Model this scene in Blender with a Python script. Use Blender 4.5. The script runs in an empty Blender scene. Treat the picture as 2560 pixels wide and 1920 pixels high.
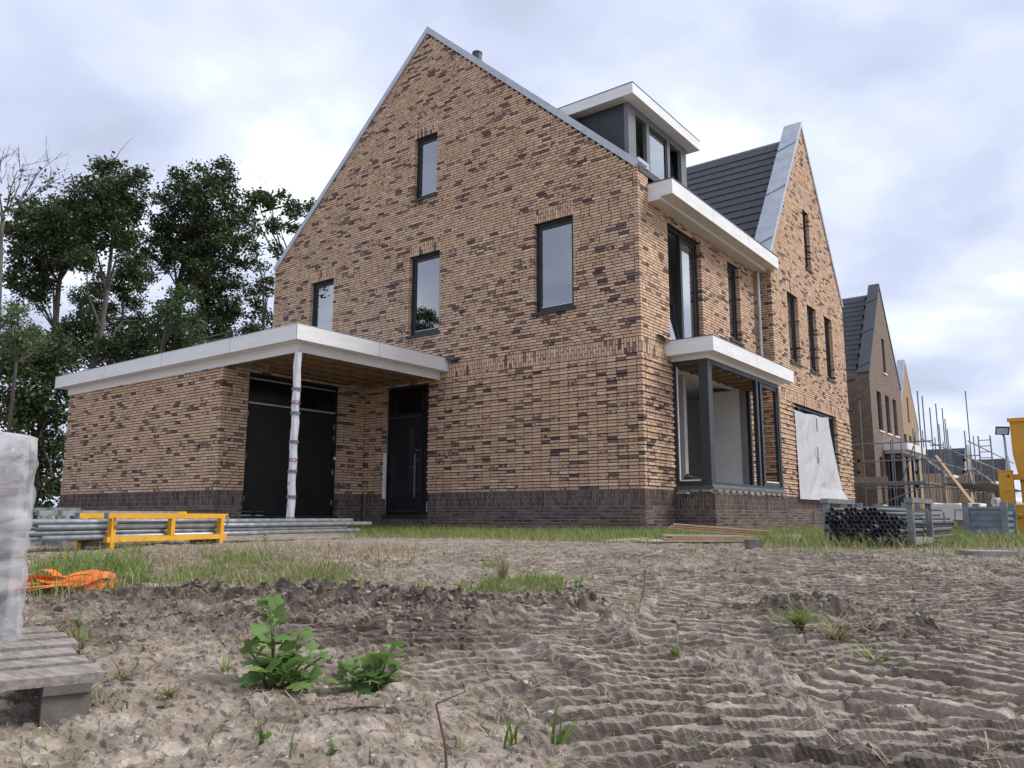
import bpy, math, random
import numpy as np
from mathutils import Vector, Matrix
R=math.radians
random.seed(7); rng=np.random.default_rng(11)
sc=bpy.context.scene; COL=sc.collection
# ---------------------------------------------------------------- camera
CAM=np.array([6.945,-13.198,0.30]); YAW,PITCH,ROLL,FPX=-37.163,9.44,0.148,1994.84
_y,_p,_r=R(YAW),R(PITCH),R(ROLL)
FW=np.array([math.sin(_y)*math.cos(_p),math.cos(_y)*math.cos(_p),math.sin(_p)])
_rt=np.array([math.cos(_y),-math.sin(_y),0.]); _up=np.cross(_rt,FW)
RT=_rt*math.cos(_r)+_up*math.sin(_r); UP=np.cross(RT,FW)
cd=bpy.data.cameras.new('camera'); cam=bpy.data.objects.new('camera',cd); COL.objects.link(cam)
cd.sensor_width=36; cd.lens=36*FPX/2560; cd.clip_start=.05; cd.clip_end=3000
cam.matrix_world=Matrix(((RT[0],UP[0],-FW[0],CAM[0]),(RT[1],UP[1],-FW[1],CAM[1]),(RT[2],UP[2],-FW[2],CAM[2]),(0,0,0,1)))
sc.camera=cam
def ray(u,v): return FW*FPX+RT*(u-1280)-UP*(v-960)
def atz(u,v,z): r=ray(u,v); return CAM+r*(z-CAM[2])/r[2]
def atx(u,v,x): r=ray(u,v); return CAM+r*(x-CAM[0])/r[0]
def aty(u,v,y): r=ray(u,v); return CAM+r*(y-CAM[1])/r[1]
def atd(u,v,d): r=ray(u,v); return CAM+r*d/math.hypot(r[0],r[1])
# ---------------------------------------------------------------- sky, sun, exposure
SUN_AZ,SUN_EL=52.,47.      # azimuth clockwise from +Y
w=bpy.data.worlds.new('World'); sc.world=w; w.use_nodes=True
nt=w.node_tree; nt.nodes.clear(); N=nt.nodes.new; Lk=nt.links.new
def nd(t,ty,**k):
    n=t.nodes.new(ty)
    for a,b in k.items(): setattr(n,a,b)
    return n
def ramp(t,stops,interp='LINEAR'):
    n=t.nodes.new('ShaderNodeValToRGB'); cr=n.color_ramp; cr.interpolation=interp
    while len(cr.elements)<len(stops): cr.elements.new(.5)
    for e,(p,c) in zip(cr.elements,stops): e.position=p; e.color=(*c,1) if len(c)==3 else c
    return n
sky=nd(nt,'ShaderNodeTexSky',sky_type='NISHITA',sun_disc=False,sun_elevation=R(SUN_EL),sun_rotation=R(SUN_AZ),air_density=1.2,dust_density=2.0,ozone_density=1.5)
skym=nd(nt,'ShaderNodeVectorMath',operation='SCALE'); skym.inputs['Scale'].default_value=.11; Lk(sky.outputs[0],skym.inputs[0])
tc=nd(nt,'ShaderNodeTexCoord'); sep=nd(nt,'ShaderNodeSeparateXYZ'); Lk(tc.outputs['Generated'],sep.inputs[0])
mx=nd(nt,'ShaderNodeMath',operation='MAXIMUM'); mx.inputs[1].default_value=0.0; Lk(sep.outputs['Z'],mx.inputs[0])
ad=nd(nt,'ShaderNodeMath',operation='ADD'); ad.inputs[1].default_value=.30; Lk(mx.outputs[0],ad.inputs[0])
dx=nd(nt,'ShaderNodeMath',operation='DIVIDE'); dy=nd(nt,'ShaderNodeMath',operation='DIVIDE')
Lk(sep.outputs['X'],dx.inputs[0]);Lk(ad.outputs[0],dx.inputs[1]);Lk(sep.outputs['Y'],dy.inputs[0]);Lk(ad.outputs[0],dy.inputs[1])
cmb=nd(nt,'ShaderNodeCombineXYZ'); Lk(dx.outputs[0],cmb.inputs[0]); Lk(dy.outputs[0],cmb.inputs[1])
n1=nd(nt,'ShaderNodeTexNoise'); n1.inputs['Scale'].default_value=2.1; n1.inputs['Detail'].default_value=8; n1.inputs['Roughness'].default_value=.48; n1.inputs['Distortion'].default_value=.15; Lk(cmb.outputs[0],n1.inputs['Vector'])
mp=nd(nt,'ShaderNodeMapping'); mp.inputs['Location'].default_value=(7.3,2.9,1.); Lk(cmb.outputs[0],mp.inputs[0])
n2=nd(nt,'ShaderNodeTexNoise'); n2.inputs['Scale'].default_value=1.5; n2.inputs['Detail'].default_value=6; n2.inputs['Roughness'].default_value=.45; Lk(mp.outputs[0],n2.inputs['Vector'])
cl=ramp(nt,[(.30,(.40,.44,.575)),(.44,(.50,.55,.705)),(.57,(.64,.70,.86)),(.69,(.98,1.02,1.07))]); Lk(n1.outputs['Fac'],cl.inputs[0])
cov=ramp(nt,[(.27,(.55,.55,.55)),(.42,(1,1,1))]); Lk(n2.outputs['Fac'],cov.inputs[0])
mixs=nd(nt,'ShaderNodeMixRGB'); Lk(cov.outputs[0],mixs.inputs[0]); Lk(skym.outputs[0],mixs.inputs[1]); Lk(cl.outputs[0],mixs.inputs[2])
bg=nd(nt,'ShaderNodeBackground'); bg.inputs['Strength'].default_value=.60; Lk(mixs.outputs[0],bg.inputs[0])
wo=nd(nt,'ShaderNodeOutputWorld'); Lk(bg.outputs[0],wo.inputs[0])
sl=bpy.data.lights.new('sun','SUN'); sl.energy=1.5; sl.angle=R(24); sl.color=(1,.955,.89)
so=bpy.data.objects.new('sun',sl); COL.objects.link(so)
sd=Vector((math.sin(R(SUN_AZ))*math.cos(R(SUN_EL)),math.cos(R(SUN_AZ))*math.cos(R(SUN_EL)),math.sin(R(SUN_EL))))
so.rotation_euler=sd.to_track_quat('Z','Y').to_euler()
vs=sc.view_settings; vs.view_transform='Standard'; vs.look='None'; vs.exposure=1.18; vs.gamma=1; vs.use_curve_mapping=False
sc.render.engine='CYCLES'
# ---------------------------------------------------------------- mesh helpers
class MB:
    def __init__(s): s.v=[]; s.f=[]; s.sm=[]
    def quadbox(s,P,skip=()):
        b=len(s.v); s.v+= [tuple(p) for p in P]
        for i,f in enumerate(((0,3,2,1),(4,5,6,7),(0,1,5,4),(1,2,6,5),(2,3,7,6),(3,0,4,7))):
            if i not in skip: s.f.append(tuple(b+k for k in f))
    def box(s,x0,x1,y0,y1,z0,z1,skip=()):
        s.quadbox([(x0,y0,z0),(x1,y0,z0),(x1,y1,z0),(x0,y1,z0),(x0,y0,z1),(x1,y0,z1),(x1,y1,z1),(x0,y1,z1)],skip); return s
    def obox(s,o,a,b,c):
        o,a,b,c=map(lambda q:np.asarray(q,float),(o,a,b,c))
        if np.cross(a,b)@c<0: a,b=b,a
        s.quadbox([o,o+a,o+a+b,o+b,o+c,o+a+c,o+a+b+c,o+b+c]); return s
    def beam(s,p,q,w,h,up=(0,0,1)):
        p=np.asarray(p,float);q=np.asarray(q,float);d=q-p;L=np.linalg.norm(d);d/=L
        up=np.asarray(up,float)
        if abs(d@up)>.97: up=np.array([1.,0,0])
        r=np.cross(d,up);r/=np.linalg.norm(r);u=np.cross(r,d)
        return s.obox(p-r*w/2-u*h/2,d*L,r*w,u*h)
    def tube(s,pts,rad,n=8,cap=True):
        pts=[np.asarray(p,float) for p in pts]
        if not hasattr(rad,'__len__'): rad=[rad]*len(pts)
        b=len(s.v); prev=None
        for i,p in enumerate(pts):
            d=pts[min(i+1,len(pts)-1)]-pts[max(i-1,0)]; d=d/(np.linalg.norm(d)+1e-12)
            if prev is None:
                a=np.array([0,0,1.]) if abs(d[2])<.9 else np.array([1.,0,0])
                r=np.cross(d,a)
            else: r=prev-d*(prev@d)
            r/=np.linalg.norm(r)+1e-12; prev=r; u=np.cross(d,r)
            for k in range(n):
                t=2*math.pi*k/n; s.v.append(tuple(p+rad[i]*(r*math.cos(t)+u*math.sin(t))))
        for i in range(len(pts)-1):
            for k in range(n):
                k2=(k+1)%n; s.f.append((b+i*n+k,b+i*n+k2,b+(i+1)*n+k2,b+(i+1)*n+k))
        if cap:
            s.f.append(tuple(b+k for k in reversed(range(n)))); e=b+(len(pts)-1)*n; s.f.append(tuple(e+k for k in range(n)))
        return s
    def prism(s,poly,ext):
        n=len(poly); b=len(s.v); ext=np.asarray(ext,float)
        s.v+=[tuple(np.asarray(p,float)) for p in poly]+[tuple(np.asarray(p,float)+ext) for p in poly]
        s.f.append(tuple(b+k for k in reversed(range(n)))); s.f.append(tuple(b+n+k for k in range(n)))
        for k in range(n): k2=(k+1)%n; s.f.append((b+k,b+k2,b+n+k2,b+n+k))
        return s
    def grid(s,G):
        G=np.asarray(G,float); a,c,_=G.shape; b=len(s.v); s.v+=[tuple(p) for p in G.reshape(-1,3)]
        for i in range(a-1):
            for j in range(c-1): s.f.append((b+i*c+j,b+i*c+j+1,b+(i+1)*c+j+1,b+(i+1)*c+j))
        return s
def mesh_obj(name,me,mat,parent=None,smooth=False,loc=None):
    if mat is not None: me.materials.append(mat)
    if smooth: me.polygons.foreach_set('use_smooth',[True]*len(me.polygons))
    o=bpy.data.objects.new(name,me); COL.objects.link(o)
    if parent is not None: o.parent=parent
    if loc is not None: o.location=loc
    return o
def root_off(parent):
    L=np.zeros(3)
    while parent is not None: L+=np.array(parent.location); parent=parent.parent
    return L
def obj(name,mb,mat,parent=None,smooth=False,world=True,kind=None):
    """mb in world coordinates (world=True) is shifted into the parent's frame"""
    V=np.array(mb.v,float).reshape(-1,3)
    if parent is not None and world: V=V-root_off(parent)
    me=bpy.data.meshes.new(name); me.from_pydata([tuple(p) for p in V],[],mb.f); me.update()
    o=mesh_obj(name,me,mat,parent,smooth)
    if kind: o['kind']=kind
    return o
def tag(o,label,cat,group=None):
    o['label']=label; o['category']=cat
    if group: o['group']=group
    return o
def solo(name,mb,mat,label,cat,group=None,smooth=False,origin=None):
    """a thing that is one mesh, origin at its base"""
    V=np.array(mb.v,float)
    if origin is None: origin=np.array([(V[:,0].min()+V[:,0].max())/2,(V[:,1].min()+V[:,1].max())/2,V[:,2].min()])
    me=bpy.data.meshes.new(name); me.from_pydata([tuple(p) for p in V-origin],[],mb.f); me.update()
    o=mesh_obj(name,me,mat,None,smooth,loc=tuple(origin)); return tag(o,label,cat,group)
def thing(name,label,cat,loc=(0,0,0),rz=0,group=None):
    o=bpy.data.objects.new(name,None); COL.objects.link(o); o.location=tuple(loc); o.rotation_euler=(0,0,rz); o.empty_display_size=.2
    return tag(o,label,cat,group)
def fast_mesh(name,V,F):
    """V (n,3), F (m,k) arrays with constant k"""
    V=np.ascontiguousarray(V,dtype=np.float32); F=np.ascontiguousarray(F,dtype=np.int32); m,k=F.shape
    me=bpy.data.meshes.new(name); me.vertices.add(len(V)); me.vertices.foreach_set('co',V.ravel())
    me.loops.add(m*k); me.loops.foreach_set('vertex_index',F.ravel())
    me.polygons.add(m); me.polygons.foreach_set('loop_start',np.arange(0,m*k,k,dtype=np.int32)); me.polygons.foreach_set('loop_total',np.full(m,k,dtype=np.int32))
    me.polygons.foreach_set('use_smooth',np.zeros(m,dtype=bool)); me.update(calc_edges=True); return me
def face_attr(me,name,A):
    a=me.attributes.new(name,'FLOAT_COLOR','FACE'); B=np.ones((len(me.polygons),4),np.float32); B[:,:A.shape[1]]=A; a.data.foreach_set('color',B.ravel())
# numpy value noise
_PT=rng.random((256,256)).astype(np.float32)
def vnoise(x,y):
    xi=np.floor(x).astype(int); yi=np.floor(y).astype(int); fx=x-xi; fy=y-yi
    fx=fx*fx*fx*(fx*(fx*6-15)+10); fy=fy*fy*fy*(fy*(fy*6-15)+10)
    a=_PT[xi&255,yi&255]; b=_PT[(xi+1)&255,yi&255]; c=_PT[xi&255,(yi+1)&255]; d=_PT[(xi+1)&255,(yi+1)&255]
    return (a+(b-a)*fx)*(1-fy)+(c+(d-c)*fx)*fy
def fbm(x,y,o=4,g=.5):
    s=0.;a=1.;t=0.
    for k in range(o):
        s=s+a*(vnoise(x*2**k+17.3*k,y*2**k+9.1*k)-.5); t+=a; a*=g
    return s/t*2
# ---------------------------------------------------------------- materials
def newmat(name):
    m=bpy.data.materials.new(name); m.use_nodes=True; t=m.node_tree; b=t.nodes['Principled BSDF']; return m,t,b
def L(t,a,b): t.links.new(a,b)
def noise(t,scale,detail=4,rough=.55,coord='Object',vec=None,dist=0,sc3=None):
    n=t.nodes.new('ShaderNodeTexNoise'); n.inputs['Scale'].default_value=scale; n.inputs['Detail'].default_value=detail; n.inputs['Roughness'].default_value=rough; n.inputs['Distortion'].default_value=dist
    if vec is None:
        c=t.nodes.new('ShaderNodeTexCoord'); vec=c.outputs[coord]
    if sc3 is not None:
        m=t.nodes.new('ShaderNodeMapping'); m.inputs['Scale'].default_value=sc3; L(t,vec,m.inputs[0]); vec=m.outputs[0]
    L(t,vec,n.inputs['Vector']); return n
def bump(t,b,h,strength=.3,dist=.01):
    bp=t.nodes.new('ShaderNodeBump'); bp.inputs['Strength'].default_value=strength; bp.inputs['Distance'].default_value=dist
    L(t,h,bp.inputs['Height']); L(t,bp.outputs[0],b.inputs['Normal']); return bp
def simple(name,c0,c1=None,rough=.6,scale=8,metal=0,bmp=.15,bscale=60,spec=.4,sc3=None,coat=0):
    m,t,b=newmat(name); b.inputs['Roughness'].default_value=rough; b.inputs['Metallic'].default_value=metal; b.inputs['Specular IOR Level'].default_value=spec
    if coat: b.inputs['Coat Weight'].default_value=coat
    if c1 is None: c1=tuple(x*.82 for x in c0)
    n=noise(t,scale,6,.6,sc3=sc3); r=ramp(t,[(.32,c1),(.62,c0)]); L(t,n.outputs['Fac'],r.inputs[0]); L(t,r.outputs[0],b.inputs['Base Color'])
    rr=ramp(t,[(.3,(rough*.8,)*3),(.7,(min(1,rough*1.2),)*3)]); L(t,n.outputs['Fac'],rr.inputs[0]); L(t,rr.outputs[0],b.inputs['Roughness'])
    if bmp:
        n2=noise(t,bscale,4,.6,sc3=sc3); bump(t,b,n2.outputs['Fac'],bmp,.004)
    return m
def brickmat(name,light,dark,spot,scale=9.):
    m,t,b=newmat(name); b.inputs['Roughness'].default_value=.86; b.inputs['Specular IOR Level'].default_value=.25
    at=nd(t,'ShaderNodeAttribute',attribute_name='bc'); sx=nd(t,'ShaderNodeSeparateXYZ'); L(t,at.outputs['Vector'],sx.inputs[0])
    tcn=nd(t,'ShaderNodeTexCoord'); geo=nd(t,'ShaderNodeNewGeometry')
    off=nd(t,'ShaderNodeVectorMath',operation='SCALE'); off.inputs['Scale'].default_value=37.; L(t,at.outputs['Vector'],off.inputs[0])
    add=nd(t,'ShaderNodeVectorMath',operation='ADD'); L(t,geo.outputs['Position'],add.inputs[0]); L(t,off.outputs[0],add.inputs[1])
    n=noise(t,14,3,.6,vec=add.outputs[0],sc3=(1,1,.55)); n2=noise(t,70,3,.6,vec=add.outputs[0])
    rl=ramp(t,light); L(t,sx.outputs['Y'],rl.inputs[0]); rd=ramp(t,dark); L(t,sx.outputs['Z'],rd.inputs[0])
    # spot mask: noise + tone
    s1=nd(t,'ShaderNodeMath',operation='ADD'); L(t,n.outputs['Fac'],s1.inputs[0]); L(t,sx.outputs['X'],s1.inputs[1])
    rm=ramp(t,[(.80,(0,0,0)),(.93,(1,1,1))]); L(t,s1.outputs[0],rm.inputs[0])
    rs=ramp(t,[(.70,(0,0,0)),(.86,(.75,.75,.75))]); L(t,s1.outputs[0],rs.inputs[0])
    ms=nd(t,'ShaderNodeMixRGB'); L(t,rs.outputs[0],ms.inputs[0]); L(t,rl.outputs[0],ms.inputs[1]); ms.inputs[2].default_value=(*spot,1)
    md=nd(t,'ShaderNodeMixRGB'); L(t,rm.outputs[0],md.inputs[0]); L(t,ms.outputs[0],md.inputs[1]); L(t,rd.outputs[0],md.inputs[2])
    mg=nd(t,'ShaderNodeMixRGB',blend_type='MULTIPLY'); mg.inputs[0].default_value=1.; gr=ramp(t,[(.25,(.80,.79,.78)),(.7,(1.1,1.1,1.08))]); L(t,n2.outputs['Fac'],gr.inputs[0])
    L(t,md.outputs[0],mg.inputs[1]); L(t,gr.outputs[0],mg.inputs[2]); L(t,mg.outputs[0],b.inputs['Base Color'])
    bump(t,b,n2.outputs['Fac'],.35,.004); return m
M={}
M['brick']=brickmat('yellow_brick',[(0,(.53,.355,.225)),(.2,(.63,.445,.29)),(.42,(.67,.495,.325)),(.6,(.62,.42,.305)),(.8,(.57,.37,.275)),(1,(.73,.58,.42))],[(0,(.10,.072,.070)),(.5,(.17,.12,.11)),(1,(.25,.18,.148))],(.40,.26,.205))
M['plinth']=brickmat('brown_brick',[(0,(.095,.062,.052)),(.5,(.135,.092,.078)),(1,(.18,.132,.115))],[(0,(.045,.037,.040)),(1,(.08,.064,.062))],(.085,.062,.056))
M['mortar']=simple('dark_mortar',(.045,.036,.032),(.028,.022,.020),.95,30)
M['mortar2']=simple('grey_mortar',(.27,.245,.225),(.12,.105,.097),.95,14)
M['plaster']=simple('white_plaster',(.62,.61,.58),(.55,.54,.52),.9,2)
M['concrete']=simple('concrete_grey',(.33,.32,.31),(.25,.245,.24),.9,3)
M['anthracite']=simple('anthracite_frame',(.030,.034,.035),(.024,.027,.028),.42,3,bmp=.04,bscale=20)
M['darkpanel']=simple('dark_panel',(.040,.043,.052),(.034,.037,.045),.5,1.5,bmp=0)
M['doorpaint']=simple('black_door_paint',(.013,.015,.016),(.010,.012,.0125),.4,3,bmp=.03,bscale=20)
M['greyframe']=simple('grey_painted_frame',(.17,.18,.19),(.14,.15,.16),.45,3,bmp=0)
M['white']=simple('off_white_board',(.80,.80,.785),(.71,.71,.695),.5,1.6,bmp=.03,bscale=14,sc3=(1,1,5))
M['soffit']=simple('cream_soffit',(.60,.57,.51),(.56,.53,.47),.55,1,bmp=0)
M['zinc']=simple('zinc_sheet',(.50,.53,.55),(.38,.41,.43),.42,3.5,metal=.35,bmp=.06,bscale=6)
M['zincdark']=simple('dark_zinc_sheet',(.095,.10,.105),(.075,.08,.085),.5,3.5,metal=.3,bmp=.05,bscale=6)
M['lead']=simple('lead_flashing',(.10,.105,.115),(.055,.058,.065),.6,9,bmp=.3,bscale=25)
M['trim']=simple('dark_edge_trim',(.075,.075,.082),(.06,.06,.066),.5,4,bmp=0)
M['tile']=simple('anthracite_roof_tile',(.062,.062,.072),(.045,.045,.053),.55,2.4,bmp=.12,bscale=40)
M['wood']=simple('raw_timber',(.31,.205,.12),(.19,.12,.068),.75,6,sc3=(1,8,8),bscale=30)
M['ply']=simple('plywood_board',(.46,.31,.19),(.33,.21,.12),.75,4,sc3=(2,2,14),bscale=30)
M['plytop']=simple('weathered_plywood',(.48,.41,.36),(.36,.30,.26),.8,5)
M['greywood']=simple('weathered_wood',(.34,.30,.265),(.15,.13,.115),.88,5,sc3=(2,14,14),bmp=.4,bscale=40)
M['oldwood']=simple('dirty_wood_block',(.20,.175,.155),(.10,.088,.078),.9,9,bmp=.4)
M['galv']=simple('galvanised_steel',(.40,.43,.44),(.24,.26,.27),.42,9,metal=.55,bmp=.08)
M['galvold']=simple('weathered_galvanised_steel',(.25,.265,.27),(.14,.15,.152),.55,14,metal=.45,bmp=.15)
M['yellow']=simple('yellow_painted_steel',(.72,.37,.028),(.60,.29,.022),.48,5,bmp=.06)
M['ochre']=simple('ochre_painted_steel',(.60,.31,.025),(.47,.225,.02),.5,2.5,bmp=.06)
M['steelblue']=simple('blue_grey_steel',(.20,.245,.27),(.12,.145,.16),.5,7,metal=.4,bmp=.1)
M['orange']=simple('orange_strap',(.85,.20,.025),(.68,.14,.02),.6,14,bmp=.3,bscale=180)
M['red']=simple('red_plastic',(.55,.03,.035),(.42,.02,.025),.45,6,bmp=0)
M['black']=simple('black_rubber',(.012,.012,.013),(.008,.008,.008),.6,8)
M['slab']=simple('concrete_slab',(.30,.285,.265),(.20,.19,.175),.92,8)
M['tape']=simple('grey_tape',(.17,.175,.185),(.13,.135,.14),.5,8,bmp=0)
M['print']=simple('magenta_print',(.22,.015,.07),(.17,.012,.055),.6,8,bmp=0)
M['steel']=simple('brushed_steel',(.62,.62,.61),(.55,.55,.54),.32,20,metal=.9,bmp=0)
M['bark']=simple('tree_bark',(.13,.115,.098),(.06,.052,.044),.95,3,sc3=(3,3,.7),bmp=.6,bscale=12)
M['barkpale']=simple('pale_tree_bark',(.135,.122,.106),(.07,.063,.055),.95,3,sc3=(3,3,.7),bmp=.5,bscale=12)
M['twig']=simple('dry_stem',(.16,.10,.07),(.09,.055,.04),.9,12)
def leafmat(name,c,c2,trans=.25,rough=.5):
    m,t,b=newmat(name); b.inputs['Roughness'].default_value=rough; b.inputs['Specular IOR Level'].default_value=.35
    at=nd(t,'ShaderNodeAttribute',attribute_name='bc'); sx=nd(t,'ShaderNodeSeparateXYZ'); L(t,at.outputs['Vector'],sx.inputs[0])
    r=ramp(t,[(0,c),(1,c2)]); L(t,sx.outputs['X'],r.inputs[0]); L(t,r.outputs[0],b.inputs['Base Color'])
    tr=nd(t,'ShaderNodeBsdfTranslucent'); L(t,r.outputs[0],tr.inputs['Color']); mx=nd(t,'ShaderNodeMixShader'); mx.inputs[0].default_value=trans
    out=t.nodes['Material Output']; L(t,b.outputs[0],mx.inputs[1]); L(t,tr.outputs[0],mx.inputs[2]); L(t,mx.outputs[0],out.inputs['Surface']); return m
M['leaf']=leafmat('oak_leaf',(.022,.037,.013),(.078,.106,.033))
M['leaf2']=leafmat('light_leaf',(.035,.065,.018),(.09,.14,.045))
M['willow']=leafmat('willow_leaf',(.055,.085,.03),(.13,.18,.08))
M['grass']=leafmat('grass_blade',(.08,.14,.025),(.27,.34,.08),.38)
M['dry']=leafmat('dry_grass',(.20,.155,.075),(.42,.35,.20),.25,.7)
M['weed']=leafmat('weed_leaf',(.12,.215,.055),(.24,.36,.11),.4,.6)
def glassmat():
    m,t,b=newmat('window_glass'); t.nodes.remove(b); out=t.nodes['Material Output']
    tr=nd(t,'ShaderNodeBsdfTransparent'); tr.inputs[0].default_value=(.55,.58,.58,1); gl=nd(t,'ShaderNodeBsdfGlossy'); gl.inputs['Roughness'].default_value=.0; gl.inputs['Color'].default_value=(.93,.96,1,1)
    fr=nd(t,'ShaderNodeFresnel'); fr.inputs['IOR'].default_value=1.5; ma=nd(t,'ShaderNodeMath',operation='MULTIPLY_ADD',use_clamp=True); ma.inputs[1].default_value=2.4; ma.inputs[2].default_value=.20
    n=noise(t,.8,2); bp=nd(t,'ShaderNodeBump'); pass
    L(t,fr.outputs[0],ma.inputs[0]); mx=nd(t,'ShaderNodeMixShader'); ge=nd(t,'ShaderNodeNewGeometry'); inv=nd(t,'ShaderNodeMath',operation='SUBTRACT'); inv.inputs[0].default_value=1.; L(t,ge.outputs['Backfacing'],inv.inputs[1]); mu=nd(t,'ShaderNodeMath',operation='MULTIPLY'); L(t,ma.outputs[0],mu.inputs[0]); L(t,inv.outputs[0],mu.inputs[1]); L(t,mu.outputs[0],mx.inputs[0]); L(t,tr.outputs[0],mx.inputs[1]); L(t,gl.outputs[0],mx.inputs[2]); L(t,mx.outputs[0],out.inputs['Surface']); return m
M['glass']=glassmat()
M['darkglass']=simple('painted_dark_glass',(.008,.009,.010),(.006,.007,.008),.12,2,bmp=0,spec=.5)  # opaque black stands in for the dim interior behind clear fanlights
def filmmat(name,c,alpha,rough=.3,trans=.35,avar=None):
    m,t,b=newmat(name); out=t.nodes['Material Output']; b.inputs['Roughness'].default_value=rough; b.inputs['Specular IOR Level'].default_value=.5
    n=noise(t,5,5,.6); r=ramp(t,[(.3,tuple(x*.86 for x in c)),(.7,c)]); L(t,n.outputs['Fac'],r.inputs[0]); L(t,r.outputs[0],b.inputs['Base Color'])
    tl=nd(t,'ShaderNodeBsdfTranslucent'); tl.inputs[0].default_value=(*c,1); m1=nd(t,'ShaderNodeMixShader'); m1.inputs[0].default_value=trans; L(t,b.outputs[0],m1.inputs[1]); L(t,tl.outputs[0],m1.inputs[2])
    tr=nd(t,'ShaderNodeBsdfTransparent'); m2=nd(t,'ShaderNodeMixShader'); m2.inputs[0].default_value=1-alpha; L(t,m1.outputs[0],m2.inputs[1]); L(t,tr.outputs[0],m2.inputs[2]); L(t,m2.outputs[0],out.inputs['Surface'])
    if avar:
        na=noise(t,4.5,5,.6,sc3=(1,1,2.2),dist=1.2); ra=ramp(t,[(.38,(1-avar[0],)*3),(.62,(1-avar[1],)*3)]); L(t,na.outputs['Fac'],ra.inputs[0]); L(t,ra.outputs[0],m2.inputs[0])
    n2=noise(t,24,5,.6); bump(t,b,n2.outputs['Fac'],.25,.01); return m
M['sheet']=filmmat('white_plastic_sheet',(.82,.82,.82),.96,.3,.3)
M['shrink']=filmmat('clear_shrink_film',(.78,.78,.80),.4,.14,.25,(.22,.85))
M['wrap']=filmmat('white_foil_wrap',(.74,.74,.72),1.,.4,.1)
M['filmwrap']=filmmat('white_protective_film',(.74,.75,.80),1.,.3,.1)
# ================================================================= GROUND
GD=np.array([math.sin(_y),math.cos(_y)]); GR=np.array([GD[1],-GD[0]])
def st(x,y): return (x-CAM[0])*GD[0]+(y-CAM[1])*GD[1],(x-CAM[0])*GR[0]+(y-CAM[1])*GR[1]
def xy(s,t): return CAM[0]+s*GD[0]+t*GR[0],CAM[1]+s*GD[1]+t*GR[1]
def sstep(a,b,x): t=np.clip((x-a)/(b-a),0,1); return t*t*(3-2*t)
LANES=[(1.55,.42,-5,-.04,2.3,.60,.112,.030),(2.9,-.42,-24,-.22,1.5,.55,.118,.030),(1.35,1.02,2,.04,3.4,.56,.104,.030),(1.3,1.60,9,.02,4.2,.56,.108,.028),
(3.0,.72,10,.06,3.6,.50,.100,.026),(3.2,1.75,5,-.03,4.6,.55,.102,.025),(3.4,.10,17,.10,3.4,.50,.098,.022),(4.3,2.75,-8,.02,4.2,.52,.102,.022),
(4.4,1.35,-28,-.05,2.8,.52,.10,.022),(2.6,2.35,3,.0,4.6,.55,.11,.026),(5.4,1.9,16,.02,3.4,.5,.10,.02),(2.1,.95,38,.05,2.2,.5,.108,.026),(5.6,.4,-36,.02,2.6,.5,.10,.02),(1.2,2.1,14,.0,4.,.55,.108,.028),(6.2,3.2,10,.0,3.,.5,.1,.022),(6.4,1.1,-12,.0,2.4,.5,.1,.02),(3.9,3.6,-4,.0,4.,.5,.104,.024),(2.3,-.02,-14,-.12,1.3,.5,.112,.026)]
MOUNDS=[(4.05,-1.35,.8,.24,.09),(3.9,-.65,.55,.22,.115),(3.8,-.30,.30,.2,.085),(3.5,-.9,.5,.2,.05),(3.95,.30,.15,.15,.125),(4.0,.06,.22,.14,.04),(3.75,1.33,.34,.2,.10),(3.2,1.52,.2,.16,.05),(1.62,.62,.25,.10,.03),(1.72,1.15,.22,.09,.03),(4.3,-2.0,.5,.2,.04)]
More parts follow.
